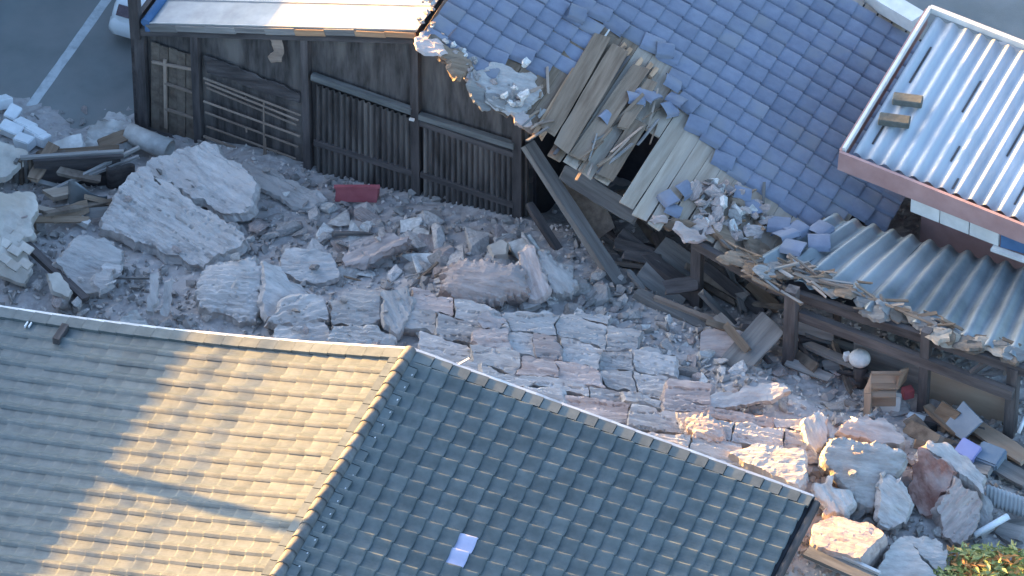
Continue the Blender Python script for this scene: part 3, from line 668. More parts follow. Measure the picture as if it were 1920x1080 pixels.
# ================================================================ large slabs
E_ = dict
SL = [
 ('wall_slab','large smooth grey wall slab lying below the lath panel',[(265,318),(300,292),(385,268),(455,308),(480,345),(470,392),(430,400),(390,385),(330,350)],E_(lift=.42,th=.3,tx=16,ty=-8,sang=33,strata=1.3)),
 ('wall_slab','large layered pale grey slab with ragged left edge beside curved sheet',[(190,430),(200,395),(228,350),(262,322),(300,348),(392,395),(445,425),(462,452),(430,470),(380,500),(330,480),(260,450)],E_(lift=.36,th=.35,tx=16,ty=-6,sang=32,strata=2.3)),
 ('wall_slab','smooth grey slab leaning at the left beside the long diagonal timber',[(105,490),(150,440),(195,445),(232,470),(225,500),(205,520),(190,548),(150,552)],E_(lift=.3,th=.25,tx=24,ty=10,sang=20,strata=.4)),
 ('wall_slab','small square grey slab piece at the foot of the left leaning slab',[(172,525),(205,505),(212,535),(188,552)],E_(lift=.42,th=.1,tx=24,strata=.3)),
 ('wall_slab','small tilted grey slab piece above the thin stick at left',[(190,500),(212,488),(232,495),(226,512),(200,518)],E_(lift=.46,th=.1,tx=20,strata=.3)),
 ('wall_slab','thin wedge of grey slab lying along the foot of the charred wall',[(455,298),(520,320),(612,372),(590,392),(540,380),(470,340)],E_(lift=.18,th=.12,tx=14,sang=28,strata=.5)),
 ('wall_slab','big rounded layered block of wall in the left middle of the heap',[(362,548),(372,520),(385,492),(430,482),(480,478),(492,500),(488,560),(478,600),(440,592),(385,572)],E_(lift=.42,th=.42,tx=24,ty=-4,sang=5,strata=1.5,dome=.1)),
 ('wall_slab','smooth sloping slab right of the big rounded layered block',[(495,488),(520,500),(572,545),(598,560),(540,580),(500,596),(492,560)],E_(lift=.3,th=.25,tx=22,ty=14,sang=30,strata=.5)),
 ('wall_slab','grey flat slab above the layered blocks, left of the reddish log-like piece',[(520,478),(545,470),(625,470),(638,512),(610,530),(560,525),(525,505)],E_(lift=.22,th=.2,tx=18,sang=2)),
 ('wall_slab','layered block with stepped face, upper of two left of the cracked sheet',[(500,604),(540,562),(600,552),(614,580),(616,598),(560,612)],E_(lift=.3,th=.3,tx=24,sang=-12,strata=1.7)),
 ('wall_slab','layered block with stepped face, lower of two above the sunlit roof',[(505,644),(520,614),(612,600),(620,646),(560,660)],E_(lift=.25,th=.3,tx=24,sang=-6,strata=1.7)),
 ('wall_slab','squarish striped block with dark right end, upper one above the roof apex',[(620,560),(660,548),(712,558),(714,600),(690,612),(622,602)],E_(lift=.35,th=.3,tx=24,sang=2,strata=1.6)),
 ('wall_slab','squarish striped block, lower one right behind the roof apex',[(612,650),(622,606),(690,615),(740,632),(738,668),(640,672)],E_(lift=.32,th=.3,tx=24,sang=4,strata=1.6)),
 ('wall_slab','narrow upright grey block right of the striped blocks',[(718,548),(760,540),(772,562),(765,600),(745,628),(722,610)],E_(lift=.3,th=.3,tx=20,sang=60)),
 ('wall_slab','reddish log-like layered piece in the upper middle of the heap',[(640,482),(658,458),(740,436),(770,442),(768,460),(700,485),(645,502)],E_(lift=.32,th=.25,tx=20,sang=-16,strata=1.8,mat='earthpink')),
 ('wall_slab','rounded pinkish mound of earthen wall at the top centre of the heap',[(825,535),(845,490),(900,475),(955,488),(990,500),(985,540),(930,555),(850,562)],E_(lift=.5,th=.45,tx=24,sang=10,strata=.9,dome=.24,mat='earthpink',amp=1.3)),
 ('wall_slab','curved grey slab bending over right of the pinkish mound',[(1005,462),(1030,472),(1075,508),(1090,532),(1075,550),(1040,545),(1015,510)],E_(lift=.42,th=.3,tx=26,ty=14,sang=45,strata=.4,dome=.12)),
 ('wall_slab','upright brownish stone beside the curved grey slab',[(972,472),(1000,465),(1015,500),(1026,545),(1005,562),(985,540)],E_(lift=.4,th=.35,tx=34,sang=70,mat='earthpink')),
 ('cut_stone','single squared yellowish stone on the heap at the foot of the ribbed wall',[(915,458),(940,448),(951,456),(949,476),(925,480)],E_(lift=.28,th=.2,tx=16,strata=.2,amp=.4,mat='cream')),
 ('wall_slab','pinkish wedge stone standing on the cracked sheet',[(893,592),(915,578),(948,598),(935,614),(905,614)],E_(lift=.42,th=.16,tx=30,sang=20,mat='earthpink')),
 ('wall_slab','flat pinkish slab in the middle of the cracked sheet',[(888,620),(950,614),(962,652),(905,656),(885,640)],E_(lift=.3,th=.12,tx=18,sang=4,mat='earthpink')),
 ('wall_slab','long flat bar-shaped slab lying across the right of the heap',[(1318,748),(1380,730),(1470,716),(1482,735),(1430,752),(1330,768)],E_(lift=.3,th=.16,tx=22,sang=-9,strata=.4)),
 ('wall_slab','smooth rectangular block above the bar-shaped slab',[(1185,655),(1235,652),(1246,672),(1230,688),(1186,682)],E_(lift=.25,th=.2,tx=24,strata=.3)),
 ('boulder','top piece of the big cracked boulder at lower right',[(1578,795),(1620,780),(1655,785),(1692,822),(1686,833),(1600,817),(1572,808)],E_(lift=.62,th=.5,tx=22,ty=4,sang=12,strata=.4,mat='earthpink')),
 ('boulder','big pale boulder with a dark crack across its top',[(1560,820),(1600,823),(1688,841),(1690,872),(1652,912),(1638,952),(1605,930),(1570,892),(1552,855)],E_(lift=.6,th=.6,tx=34,ty=4,sang=8,strata=.5,dome=.06)),
 ('boulder','jagged pale rock at the corner of the dark tiled roof',[(1530,912),(1558,895),(1590,930),(1582,966),(1545,962)],E_(lift=.4,th=.4,tx=30,sang=60,strata=1.2,amp=1.6)),
 ('boulder','upright grey rock below the big cracked boulder',[(1655,898),(1690,900),(1702,935),(1700,985),(1660,985),(1645,955)],E_(lift=.45,th=.45,tx=36,sang=40,strata=.8,amp=1.4)),
 ('boulder','rusty red hollow-sided boulder right of the big cracked one',[(1708,872),(1730,845),(1762,860),(1790,885),(1782,912),(1762,928),(1742,965),(1706,932)],E_(lift=.45,th=.5,tx=34,ty=-16,sang=60,strata=.8,amp=1.2,mat='red_earth')),
 ('wall_slab','flat brownish grey slab top behind the rusty red boulder',[(1738,832),(1780,835),(1848,892),(1845,925),(1792,884)],E_(lift=.55,th=.35,tx=14,ty=6,sang=38,strata=.3)),
 ('boulder','pinkish grey folded boulder above the shrub',[(1758,952),(1792,895),(1832,928),(1838,975),(1802,1022),(1772,1005)],E_(lift=.42,th=.45,tx=34,ty=8,sang=-50,strata=1,amp=1.2,mat='earthpink')),
 ('wall_slab','dusky grey slanting slab between pinkish boulder and white pipe',[(1800,890),(1845,935),(1858,980),(1838,1002),(1828,930)],E_(lift=.3,th=.3,tx=26,ty=-20,sang=50,strata=.3)),
 ('wall_slab','sunlit rough-topped block at the right end of the dark tiled roof',[(1526,985),(1560,966),(1640,985),(1655,1000),(1612,1050),(1524,1018)],E_(lift=.5,th=.5,tx=8,ty=-8,sang=18,strata=.5,mat='earthpink',amp=.6)),
 ('wall_slab','flat grey slab with a crack at the bottom right, left half',[(1630,1085),(1668,1022),(1690,1005),(1728,1046),(1758,1085)],E_(lift=.35,th=.3,tx=18,strata=.3)),
 ('wall_slab','flat grey slab with a crack at the bottom right, right half',[(1694,1005),(1755,1008),(1778,1030),(1762,1080),(1730,1044)],E_(lift=.36,th=.3,tx=18,strata=.3)),
 ('wall_slab','sunlit pale layered slab at the lower edge of the cracked sheet',[(1368,850),(1420,832),(1505,842),(1508,888),(1495,908),(1430,884)],E_(lift=.42,th=.35,tx=14,ty=-8,sang=6,strata=1.0,amp=.7)),
 ('wall_slab','rounded pinkish block catching sun at the left of the pale layered slab',[(1283,782),(1320,770),(1357,795),(1345,826),(1300,822)],E_(lift=.4,th=.35,tx=20,ty=-10,sang=10,mat='earthpink',dome=.08)),
 ('wall_slab','upright grey block at the right end of the cracked sheet',[(1508,788),(1535,768),(1552,782),(1548,830),(1530,852),(1514,822)],E_(lift=.4,th=.4,tx=30,sang=70,strata=.6)),
 ('tile_clad_slab','cream wall slab piece at the left edge under white bricks',[(-30,290),(0,262),(52,285),(48,300),(10,330),(-30,340)],E_(lift=.45,th=.2,tx=14,strata=.1,amp=.5,mat='cream')),
 ('tile_clad_slab','pinkish cream wall slab at the left edge below dark window frames',[(-40,370),(0,360),(62,362),(72,395),(58,440),(0,470),(-40,480)],E_(lift=.5,th=.25,tx=20,ty=6,sang=30,strata=.2,mat='cream')),
 ('wall_slab','broken white plaster piece just above the roof edge at left',[(228,605),(250,582),(268,595),(280,612),(240,616)],E_(lift=.2,th=.12,tx=30,mat='pale')),
 ('wall_slab','brown upright slab of two beside the stick, left one',[(274,580),(282,516),(298,510),(305,520),(296,560),(286,586)],E_(lift=.4,th=.1,tx=44,sang=80,strata=.5)),
 ('wall_slab','grey upright slab of two beside the stick, right one',[(303,590),(308,530),(322,518),(327,530),(318,570),(314,592)],E_(lift=.36,th=.1,tx=44,sang=80,strata=.5)),
]
SLO = [(slab(nm, lb, poly, **kw), poly) for nm, lb, poly, kw in SL]
# cracked sheet of fallen wall: courses of jointed pieces
REG = [(735,660),(742,600),(735,560),(790,535),(850,575),(905,562),(960,595),(1030,600),(1060,580),(1130,595),(1180,630),(1250,670),(1320,715),(1330,768),(1500,770),(1512,835),
       (1370,842),(1345,880),(1250,850),(1100,815),(950,770),(850,730),(770,690)]
def wrp(x, y):
    v = V3((x*.011, y*.014, 0))
    return (x+24*noise.noise(v)+7*noise.noise(v*4.1), y+16*noise.noise(v+V3((9, 3, 1)))+6*noise.noise(v*3.7+V3((2, 2, 2))))
y = 380.0; cnt = 0; course = 0
ORD = ['first', 'second', 'third', 'fourth', 'fifth', 'sixth', 'seventh', 'eighth', 'ninth', 'tenth', 'eleventh', 'twelfth', 'thirteenth', 'fourteenth', 'fifteenth', 'sixteenth', 'seventeenth', 'eighteenth']
SPOTK = ('upper left, above the roof apex', 'centre, along the dark verge', 'right, towards the sunlit slab')
while y < 900:
    hgt = U(20, 42); x = 690+U(-40, 0); kept = 0
    while x < 1560:
        wd = U(40, 125); sk = .17
        c = wrp(x+wd/2, y+hgt/2+(x+wd/2-700)*sk)
        if inpoly(*c, REG):
            e = U(.5, 1.9); pts = []
            for fx, fy in ((0,0),(.33,0),(.66,0),(1,0),(1,.5),(1,1),(.66,1),(.33,1),(0,1),(0,.5)):
                X, Y = x+e+fx*(wd-2*e), y+e+fy*(hgt-2*e); q = wrp(X, Y+(X-700)*sk)
                pts.append((q[0]+U(-1.6, 1.6), q[1]+U(-1.4, 1.4)))
            if kept == 0: course += 1
            kept += 1
            slab('wall_fragment', f'{ORD[kept-1]} piece from left in {ORD[course-1]} course from top of cracked wall sheet', pts, lift=.24+.05*noise.noise(V3((c[0]*.006, c[1]*.006, 5)))+U(-.025, .025), th=U(.2, .3), tx=15+U(-3, 3), ty=-2+U(-2.5, 2.5), sang=U(5, 12),
                 strata=U(1.2, 2.5), group='jointed pieces of the cracked wall sheet', mat='earth' if U(0, 1) < .85 else 'earthpink', amp=.45, cat='rubble', res=.032)
            cnt += 1
        x += wd
    y += hgt
print('sheet pieces', cnt)

# ================================================================ scattered rubble
def rock_mesh(name, mat, npt, ax, sub=0, seed=0):
    random.seed(seed); b = bmesh.new()
    for _ in range(npt):
        v = V3((U(-1, 1), U(-1, 1), U(-1, 1))); v = v/max(abs(v.x), abs(v.y), abs(v.z))*U(.75, 1) if U(0, 1) < .6 else v.normalized()
        b.verts.new((v.x*ax[0], v.y*ax[1], v.z*ax[2]))
    r = bmesh.ops.convex_hull(b, input=b.verts); bmesh.ops.delete(b, geom=[g_ for g_ in r['geom_interior'] if isinstance(g_, bmesh.types.BMVert)], context='VERTS')
    if sub:
        bmesh.ops.subdivide_edges(b, edges=list(b.edges), cuts=1, use_grid_fill=True)
        for v in b.verts: v.co += V3((fbm(v.co*2+V3((seed, 0, 0)), 2), fbm(v.co*2+V3((0, seed, 0)), 2), fbm(v.co*2+V3((0, 0, seed)), 2)))*.11
    me = bpy.data.meshes.new(name); b.to_mesh(me); b.free(); me.materials.append(MT[mat]); return me
RK = [rock_mesh('rock', m, 14+k % 4, ax, 1, 100+k) for k, (m, ax) in enumerate([('rock',(1,.75,.6)),('rock',(1,.9,.5)),('rock',(1.1,.6,.5)),('earth',(1.1,.7,.35)),('rock',(1,.8,.8)),('earthpink',(1,.7,.5)),('pale',(.9,.6,.5)),('earth',(1,.8,.45)),('rock',(1.2,.5,.4)),('earthpink',(1.2,.8,.3))])]
FL = [rock_mesh('shard', m, 12, ax, 0, 300+k) for k, (m, ax) in enumerate([('earth',(1,.7,.2)),('pale',(1,.6,.16)),('rock',(1.2,.5,.18)),('wood',(1.6,.25,.12)),('earth',(1,.9,.15))])]
random.seed(21)
def put(me, name, p, s, label, cat, group, tilt=.5):
    m = Matrix.Translation(p) @ Matrix.Rotation(U(0, 6.28), 4, 'Z') @ Matrix.Rotation(U(-tilt, tilt), 4, 'X') @ Matrix.Rotation(U(-tilt, tilt), 4, 'Y') @ Matrix.Diagonal((s*U(.8, 1.2), s*U(.8, 1.2), s*U(.8, 1.2), 1))
    return tag(link(name, me, m), label, cat, group)
def zone(poly, n, s0, s1, where, group, lift=.25, flats=.3, cat='rubble'):
    xs = [p[0] for p in poly]; ys = [p[1] for p in poly]; k = 0
    while k < n:
        x, y = U(min(xs), max(xs)), U(min(ys), max(ys))
        if not inpoly(x, y, poly): continue
        s = s0+(s1-s0)*U(0, 1)**2.2; p = PH(x, y); p.z += s*lift
        fl = U(0, 1) < flats
        mm = random.choice(FL if fl else RK); m_ = mm.materials[0].name
        hue = 'pinkish' if 'pink' in m_ else ('pale' if 'pale' in m_ else ('wooden' if 'timber' in m_ else 'grey'))
        label = ('big ' if s > .17 else ('fair-sized ' if s > .1 else ('small ' if s > .065 else 'tiny ')))+hue+(' flat shard ' if fl else ' chunk ')+where
        put(mm, 'rubble_shard' if fl else 'rubble_chunk', p, s, label, cat, group, .5 if not fl else .8); k += 1
zone([(440,340),(560,380),(640,390),(800,400),(830,440),(800,520),(700,530),(640,540),(520,470),(440,470),(420,420)], 110, .05, .27, 'on the heap below the charred wall bays', 'rubble below the charred wall')
zone([(800,420),(960,450),(1060,470),(1130,520),(1140,600),(1060,610),(960,590),(880,560),(800,540),(760,480)], 105, .07, .33, 'on the central heap beside the pinkish mound', 'rubble on the central heap')
zone([(1100,480),(1180,540),(1300,620),(1330,660),(1320,720),(1240,690),(1160,640),(1130,590)], 90, .04, .17, 'under the fallen beams right of centre', 'rubble under the fallen beams')
zone([(0,480),(100,520),(240,520),(360,590),(480,600),(500,640),(380,632),(150,590),(60,560)], 50, .04, .13, 'along the front roof edge at left', 'rubble along the left roof edge')
zone([(1330,650),(1480,690),(1600,700),(1700,780),(1560,790),(1480,770),(1340,740)], 60, .05, .2, 'in front of the open shed posts', 'rubble in front of the shed')
zone([(1540,840),(1700,830),(1900,880),(1920,1000),(1760,1030),(1650,1010),(1540,960)], 60, .05, .18, 'among the lower right boulders', 'rubble among the boulders')
zone([(60,210),(240,205),(330,290),(250,420),(120,420),(80,330)], 26, .04, .1, 'around the fallen window frames at left', 'rubble round the window frames')
zone([(900,580),(1000,610),(1200,690),(1500,800),(1500,850),(1300,830),(1000,740),(780,640),(800,580)], 50, .03, .08, 'lying in the joints of the cracked sheet', 'small stones on the cracked sheet', lift=1.4)
for so, poly in SLO[:15]+SLO[23:25]+SLO[37:39]:                   # chips lying on the big slabs
    mx = so.matrix_basis; o, n = mx.to_translation(), mx.to_3x3().col[2].normalized()
    xs = [p[0] for p in poly]; ys = [p[1] for p in poly]
    for _ in range(7 if (max(xs)-min(xs)) > 130 else 2):
        x, y = U(min(xs), max(xs)), U(min(ys), max(ys))
        if inpoly(x, y, poly):
            s = U(.03, .09); put(random.choice(RK+FL), 'stone_chip', PP(x, y, o, n)+n*(.03+s*.25), s, 'stray chip of rubble lying on top of a big broken slab', 'rubble', 'chips on the big slabs')
# fine debris: too many to count
def fine(n, r0, r1, name='fine_rubble', label='fine gravel-sized debris strewn over the heap', bias=0):
    vs, fs = [], []; src = [([v.co.copy() for v in m.vertices], [tuple(p.vertices) for p in m.polygons]) for m in (rock_mesh('g', 'rock', 8, (1,.8,.6), 0, 500+k) for k in range(5))]
    while n:
        x, y = U(-40, 1960), U(200, 1080)
        p = PH(x, y)
        if p.z < (.15 if bias else .03) and U(0, 1) < .96: continue
        if bias and noise.noise(V3((p.x*1.1, p.y*1.1, 7))) < -.12: continue
        n -= 1; s = U(*r0) if U(0, 1) < .8 else U(*r1)
        R = Matrix.Rotation(U(0, 6.28), 3, 'Z') @ Matrix.Rotation(U(0, 3), 3, 'X')
        v, f = random.choice(src); b = len(vs); vs += [p+R @ (q*s)+V3((0, 0, s*.4)) for q in v]; fs += [tuple(b+k for k in g_) for g_ in f]
    return tag(mk(name, vs, fs, 'rock'), label, 'rubble', kind='stuff')
fine(9000, (.012, .04), (.03, .06)); fine(5200, (.03, .065), (.06, .12), 'coarse_rubble', 'broken stones and plaster bits covering the rubble heap', 1)

# ================================================================ timbers and boards
def beam(name, label, cat, a, za, b, zb, w, h, mat, group=None, rough=.03, zh=V3((0, 0, 1))):
    return tag(bar(name, P(*a, za), P(*b, zb), w, h, mat, None, zh, rough, 6), label, cat, group)
G = 'fallen beams at the torn corner'
beam('fallen_beam', 'long pale grey beam leaning from the torn roof corner down to the heap', 'beam', (990,272), 1.95, (1162,535), .55, .2, .14, 'wood', G)
beam('fallen_beam', 'thin dark beam leaning inside the opening behind the long pale beam', 'beam', (990,380), 1.0, (1062,492), .5, .12, .1, 'charp', G)
beam('fallen_board', 'broad grey board slanting from post beneath the torn sheathing', 'board', (1055,322), 1.75, (1195,408), 1.4, .28, .05, 'wood', G, zh=V3((0,-.6,1)))
beam('fallen_board', 'broad brown board hanging in the dark behind the long pale beam', 'board', (1060,335), 1.5, (1130,440), .9, .5, .04, 'brown', G, zh=V3((0,-1,.5)))
beam('fallen_board', 'wide grey board inside the dark opening, upper of two left of post', 'board', (1232,462), .9, (1320,525), .5, .42, .06, 'wood', G, zh=V3((.3,-1,.8)))
beam('fallen_board', 'wide grey board inside the dark opening, lower of two left of post', 'board', (1205,500), .75, (1285,560), .4, .42, .06, 'wood', G, zh=V3((.3,-1,.8)))
beam('fallen_beam', 'dark beam between the two wide grey boards', 'beam', (1160,440), 1.0, (1310,560), .45, .2, .16, 'charp', G)
bmx = beam('fallen_beam', 'pale notched beam lying along the edge of the dark opening', 'beam', (1190,548), .7, (1322,618), .5, .15, .12, 'wood', G)
beam('fallen_beam', 'slim plain timber behind the notched beam', 'beam', (1228,560), .72, (1340,604), .55, .08, .08, 'lath', G)
beam('short_stick', 'short pale stick standing beside the notched beam', 'stick', (1178,508), .75, (1205,542), .6, .07, .06, 'wood', G)
beam('fallen_beam', 'slim timber slanting right of the first shed post', 'beam', (1315,548), .9, (1388,622), .35, .11, .08, 'wood', G)
beam('fallen_board', 'wide grey plank leaning against the second shed post', 'board', (1372,690), .6, (1450,606), 1.0, .46, .06, 'wood', None, zh=V3((-.4,-.8,.9)))
beam('fallen_board', 'reddish brown board under the leaning grey plank', 'board', (1312,645), .7, (1400,645), .75, .42, .06, 'earthpink', None, zh=V3((0,-.7,1)))
beam('fallen_timber', 'long dark timber lying diagonally over the debris at the left edge', 'timber', (-8,405), .95, (160,562), .75, .12, .1, 'charp', None)
beam('wooden_pole', 'thin pale pole leaning over the fallen window frames, longer of two', 'pole', (88,362), .55, (262,276), .8, .05, .05, 'wood', 'poles over the window frames')
beam('wooden_pole', 'thin pale pole leaning over the fallen window frames, shorter of two', 'pole', (140,340), .6, (262,292), .75, .04, .04, 'wood', 'poles over the window frames')
beam('short_stick', 'stubby pale timber end sticking out of the dark hollow at left', 'timber', (118,394), .75, (168,422), .7, .12, .1, 'pale', None)
beam('thin_stick', 'thin horizontal stick among the debris left of the big rounded block', 'stick', (205,521), .9, (280,522), .9, .03, .03, 'wood', None)
beam('thin_wire', 'thin pale wire end sticking up beside the front roof verge', 'wire', (850,689), 3.19, (880,672), 3.28, .025, .02, 'trim', None, 0)
for a, b, zz, lb in (((1690,690),(1890,800),.2,'long pale board lying behind the tan plywood under the shed'), ((1830,800),(1925,862),.45,'yellowish board lying in front of the last shed post'), ((1848,860),(1930,905),.5,'dark grey board lying beside lavender box'), ((1815,880),(1930,905),.35,'grey timber under the boards at the right edge')):
    beam('loose_board', lb, 'board', a, zz, b, zz, .28, .05, 'card' if 'yellow' in lb else 'wood', 'boards in front of the shed')
random.seed(77)
def clutter(poly, n, label, group, z0, z1, mats, l=(.4, 1.2), ang=-35, spread=50):
    xs = [p[0] for p in poly]; ys = [p[1] for p in poly]; k = 0
    while k < n:
        x, y = U(min(xs), max(xs)), U(min(ys), max(ys))
        if not inpoly(x, y, poly): continue
        p = PH(x, y); p.z = max(p.z, 0)+U(z0, z1); a = rad(ang+U(-spread, spread)); L = U(*l); d = V3((math.cos(a), math.sin(a), U(-.5, .3)))*L/2
        w = U(.06, .24); tag(bar('broken_timber', p-d, p+d, w, U(.03, .08), random.choice(mats), None, V3((U(-.6, .6), U(-1, .2), 1)), .05, 5), label, 'timber', group); k += 1
clutter([(1090,400),(1200,430),(1290,500),(1290,590),(1200,570),(1120,480)], 14, 'broken timber in the dark opening behind the long pale beam', 'timbers in the dark opening', .1, .5, ['charp', 'wood', 'charp', 'brown'])
clutter([(1320,520),(1460,580),(1470,680),(1400,690),(1330,640)], 14, 'broken timber between the first two shed posts', 'timbers between the shed posts', .08, .4, ['wood', 'charp', 'brown', 'deck'])
clutter([(1490,640),(1600,660),(1620,730),(1500,710)], 12, 'broken timber left of the round white stool', 'timbers left of the stool', .05, .25, ['wood', 'charp', 'brown'])
clutter([(1690,770),(1910,830),(1915,930),(1800,880),(1720,840)], 14, 'broken timber among the boards in front of the right shed bay', 'timbers in front of the right bay', .03, .2, ['wood', 'deck', 'brown', 'charp'], ang=-28, spread=30)
clutter([(1860,980),(1915,960),(1915,1020),(1850,1020)], 5, 'grey timber scrap behind the shrub', 'scraps behind the shrub', .02, .12, ['wood', 'deck'], (.3, .7))
clutter([(0,300),(240,280),(260,400),(100,440),(20,400)], 19, 'broken timber around the fallen window frames at left', 'timbers at the window frames', .05, .35, ['wood', 'brown', 'deck', 'tan'], (.4, 1.4), 35, 45)
# ================================================================ loose things
def cuboid(name, label, cat, px, py, z, l, w, h, mat, rz=0, rx=0, ry=0, group=None):
    me = bpy.data.meshes.new(name); b_ = bmesh.new(); bmesh.ops.create_cube(b_, size=1)
    for v in b_.verts: v.co = V3((v.co.x*l, v.co.y*w, v.co.z*h))
    bmesh.ops.bevel(b_, geom=list(b_.edges), offset=min(l, w, h)*.08, segments=2, affect='EDGES'); b_.to_mesh(me); b_.free(); me.materials.append(MT[mat])
    m = Matrix.Translation(P(px, py, z)) @ Matrix.Rotation(rad(rz), 4, 'Z') @ Matrix.Rotation(rad(rx), 4, 'X') @ Matrix.Rotation(rad(ry), 4, 'Y')
    o = link(name, me, m); return tag(o, label, cat, group) if cat else o
# crumpled red crate at the foot of the wall
rc = thing('red_crate', 'faded red plastic crate lying at the foot of the charred wall', 'crate', P(668, 380, .3))
q = [P(628,378,.35), P(706,380,.35), P(708,352,.62), P(630,350,.62)]
panel('side', q, .03, 'redp', rc)
panel('side', [P(706,380,.35), P(712,362,.4), P(712,350,.6), P(708,352,.62)], .03, 'redp', rc)
bar('rim', P(626,350,.64), P(690,350,.64), .05, .04, 'redp', rc); bar('rim', P(690,350,.64), P(712,350,.62), .05, .04, 'redp', rc)
# white bricks at left edge
for k, (x, y, l, r, lb) in enumerate(((4,192,.28,40,'white block at the left edge of the picture, topmost'), (24,214,.26,65,'white block second from the top in the left edge row'), (47,238,.34,-35,'pale bluish block in the middle of the left edge row'),
     (66,252,.3,-40,'white block with dark corner near the road end of the row'), (80,262,.2,-40,'small white block at the right end of the left edge row'), (22,244,.36,-30,'white block under the pale bluish one at left edge'), (46,266,.3,-35,'lowest white block beside the pale insulation'))):
    cuboid('white_block', lb, 'block', x, y, PH(x, y+14).z+.13, l, .2, .17, 'white', r, U(-15, 15), U(-15, 15), 'white blocks at the left edge')
# pale crumpled insulation and tube
slab('insulation_sheet', 'pale flat insulation board end beside the white blocks', [(92,282),(100,268),(150,250),(156,272),(150,284)], lift=.3, th=.12, tx=14, mat='pale', strata=.1, amp=.4, cat='insulation')
slab('insulation_sheet', 'crumpled pinkish insulation between flat board and tube', [(150,284),(156,252),(190,225),(205,212),(235,218),(240,240),(236,262),(190,280)], lift=.36, th=.2, tx=18, mat='pale', strata=.8, amp=2.2, cat='insulation', dome=.06)
slab('insulation_sheet', 'grey folded end of insulation nearest the corner post', [(192,222),(205,210),(228,216),(258,240),(250,252),(232,240),(210,226)], lift=.46, th=.1, tx=18, mat='earth', strata=.5, amp=1.4, cat='insulation')
o = tube('cardboard_tube', P(240,248,.42), P(318,282,.38), .15, .17, 'pale', None, 18, .02); tag(o, 'wide pale open-ended tube lying at the corner of the charred wall', 'tube')
slab('wall_slab', 'narrow bright grey strip on the edge of the large smooth slab', [(262,322),(272,316),(330,352),(378,392),(370,398),(318,362)], lift=.52, th=.1, tx=16, ty=-8, sang=33, strata=.6)
# fallen window frames
wf = thing('window_frames', 'stack of dark fallen window frames in the hollow at left', 'window frame', P(130, 350, .2))
for k in range(4):
    x = 34+k*9; a, b = P(x, 352-k*2, .25), P(x, 352-k*2, .25); b = up(b, .55)
    bar('frame_stile', a, b, .05, .09, 'brown' if k % 2 else 'wood', wf, zh=D2)
bar('frame_rail', P(38,296,.82), P(232,284,.86), .06, .05, 'wood', wf); bar('frame_rail', P(62,303,.8), P(232,293,.84), .05, .05, 'charp', wf)
panel('frame_panel', [P(64,356,.25), P(226,344,.3), P(226,298,.78), P(64,306,.75)], .03, 'charp', wf)
bar('frame_rail', P(70,352,.28), P(224,342,.3), .05, .05, 'charp', wf)
def bend(i, j):
    s, t = i/14, j/8; p = P(128+70*s, 400-(60-18*s)*t, .35+.5*t); p.z += .12*math.sin(s*math.pi*1.6); return p-D2*.12*math.sin(s*3.4)
o = sheet('curved_metal_sheet', bend, 14, 8, 'lowm', None, .008); tag(o, 'curved dull grey metal sheet standing in the dark hollow at left', 'metal sheet')
def bend2(i, j):
    s, t = i/10, j/6; p = P(200+52*s, 350-40*t, .35+.45*t); return p-D2*.06*math.sin(s*6)
o = sheet('curved_metal_sheet', bend2, 10, 6, 'charp', None, .008); tag(o, 'dark bent sheet right of the curved grey metal sheet', 'metal sheet')
# tile-clad wall pieces at the left edge: panels with tiles
for i, (pts, z, lb) in enumerate((([(0,430),(45,452),(58,500),(48,535),(0,515)], .85, 'cream tiled wall piece at left edge under the diagonal timber'), ([(88,512),(112,512),(135,545),(128,558),(100,545)], .8, 'small sunless cream wall piece below the diagonal timber'))):
    o = slab('tile_clad_slab', lb, pts, lift=.3, th=.14, tx=22, ty=8, sang=38, strata=.1, amp=.4, mat='cream')
for k, (x, y, r) in enumerate(((12,432,38), (32,444,38), (50,466,40), (28,470,38), (8,455,38), (48,495,42), (26,498,40), (10,486,40))):
    cuboid('wall_tile', 'cream wall tile on the broken piece at the left edge', 'tile', x, y, 1.06, .2, .13, .04, 'cream', -r, 18, 4, 'cream wall tiles at the left edge')
for x, y, m, lb in ((120,570,'pale','knobbly pale lump at the end of the diagonal timber'), (110,575,'earthpink','orange-pink lump beside the roof edge at left'), (72,548,'pale','pale lump above the roof edge at far left'), (150,578,'earthpink','pinkish lump nearest the verge at left'), (72,430,'pale','whitish lump beside the pinkish cream slab at left')):
    p = PH(x, y); p.z += .12; put(RK[(x+y) % 10], 'rubble_lump', p, .17, lb, 'rubble', None)
# loose roof tiles on the torn sheathing and the lean-to
LT = [(1210,180,-20,.09,1.2),(1185,190,30,.1,1),(1255,160,12,.1,1),(1262,190,-10,.09,1),(1250,210,60,.08,1),(1135,228,80,.06,.9),(1075,32,15,.12,1),(1248,375,-30,.08,1),(1280,362,70,.08,1),(1258,395,10,.06,.9),
      (1385,368,20,.09,1),(1410,392,-35,.08,1),(1240,100,25,.1,1)]
for k, (x, y, r, h, s) in enumerate(LT):
    p = bpl(x, y, h); m = basis(BU, D2, BN, p) @ Matrix.Rotation(rad(r), 4, 'Z') @ Matrix.Rotation(rad(U(-18, 18)), 4, 'X') @ Matrix.Rotation(rad(U(-15, 15)), 4, 'Y') @ Matrix.Scale(s*.82, 4) @ Matrix.Translation((-.13, 0, 0))
    lb = {0:'pale loose roof tile tipped on the torn sheathing beside the split gap', 6:'lone pale tile lifted on the intact blue-grey roof near the top', 5:'single loose tile on the bare boards left of the split gap'}.get(k) or ('loose blue-grey tile slid onto the sheathing below the tile edge' if y < 300 else 'loose blue-grey tile lying near the torn lower roof edge')
    tag(link('loose_roof_tile', bm_, m), lb, 'roof tile', 'loose roof tiles on the torn roof')
ln = (LB-LA).cross(LC-LA).normalized(); ln = -ln if ln.z < 0 else ln
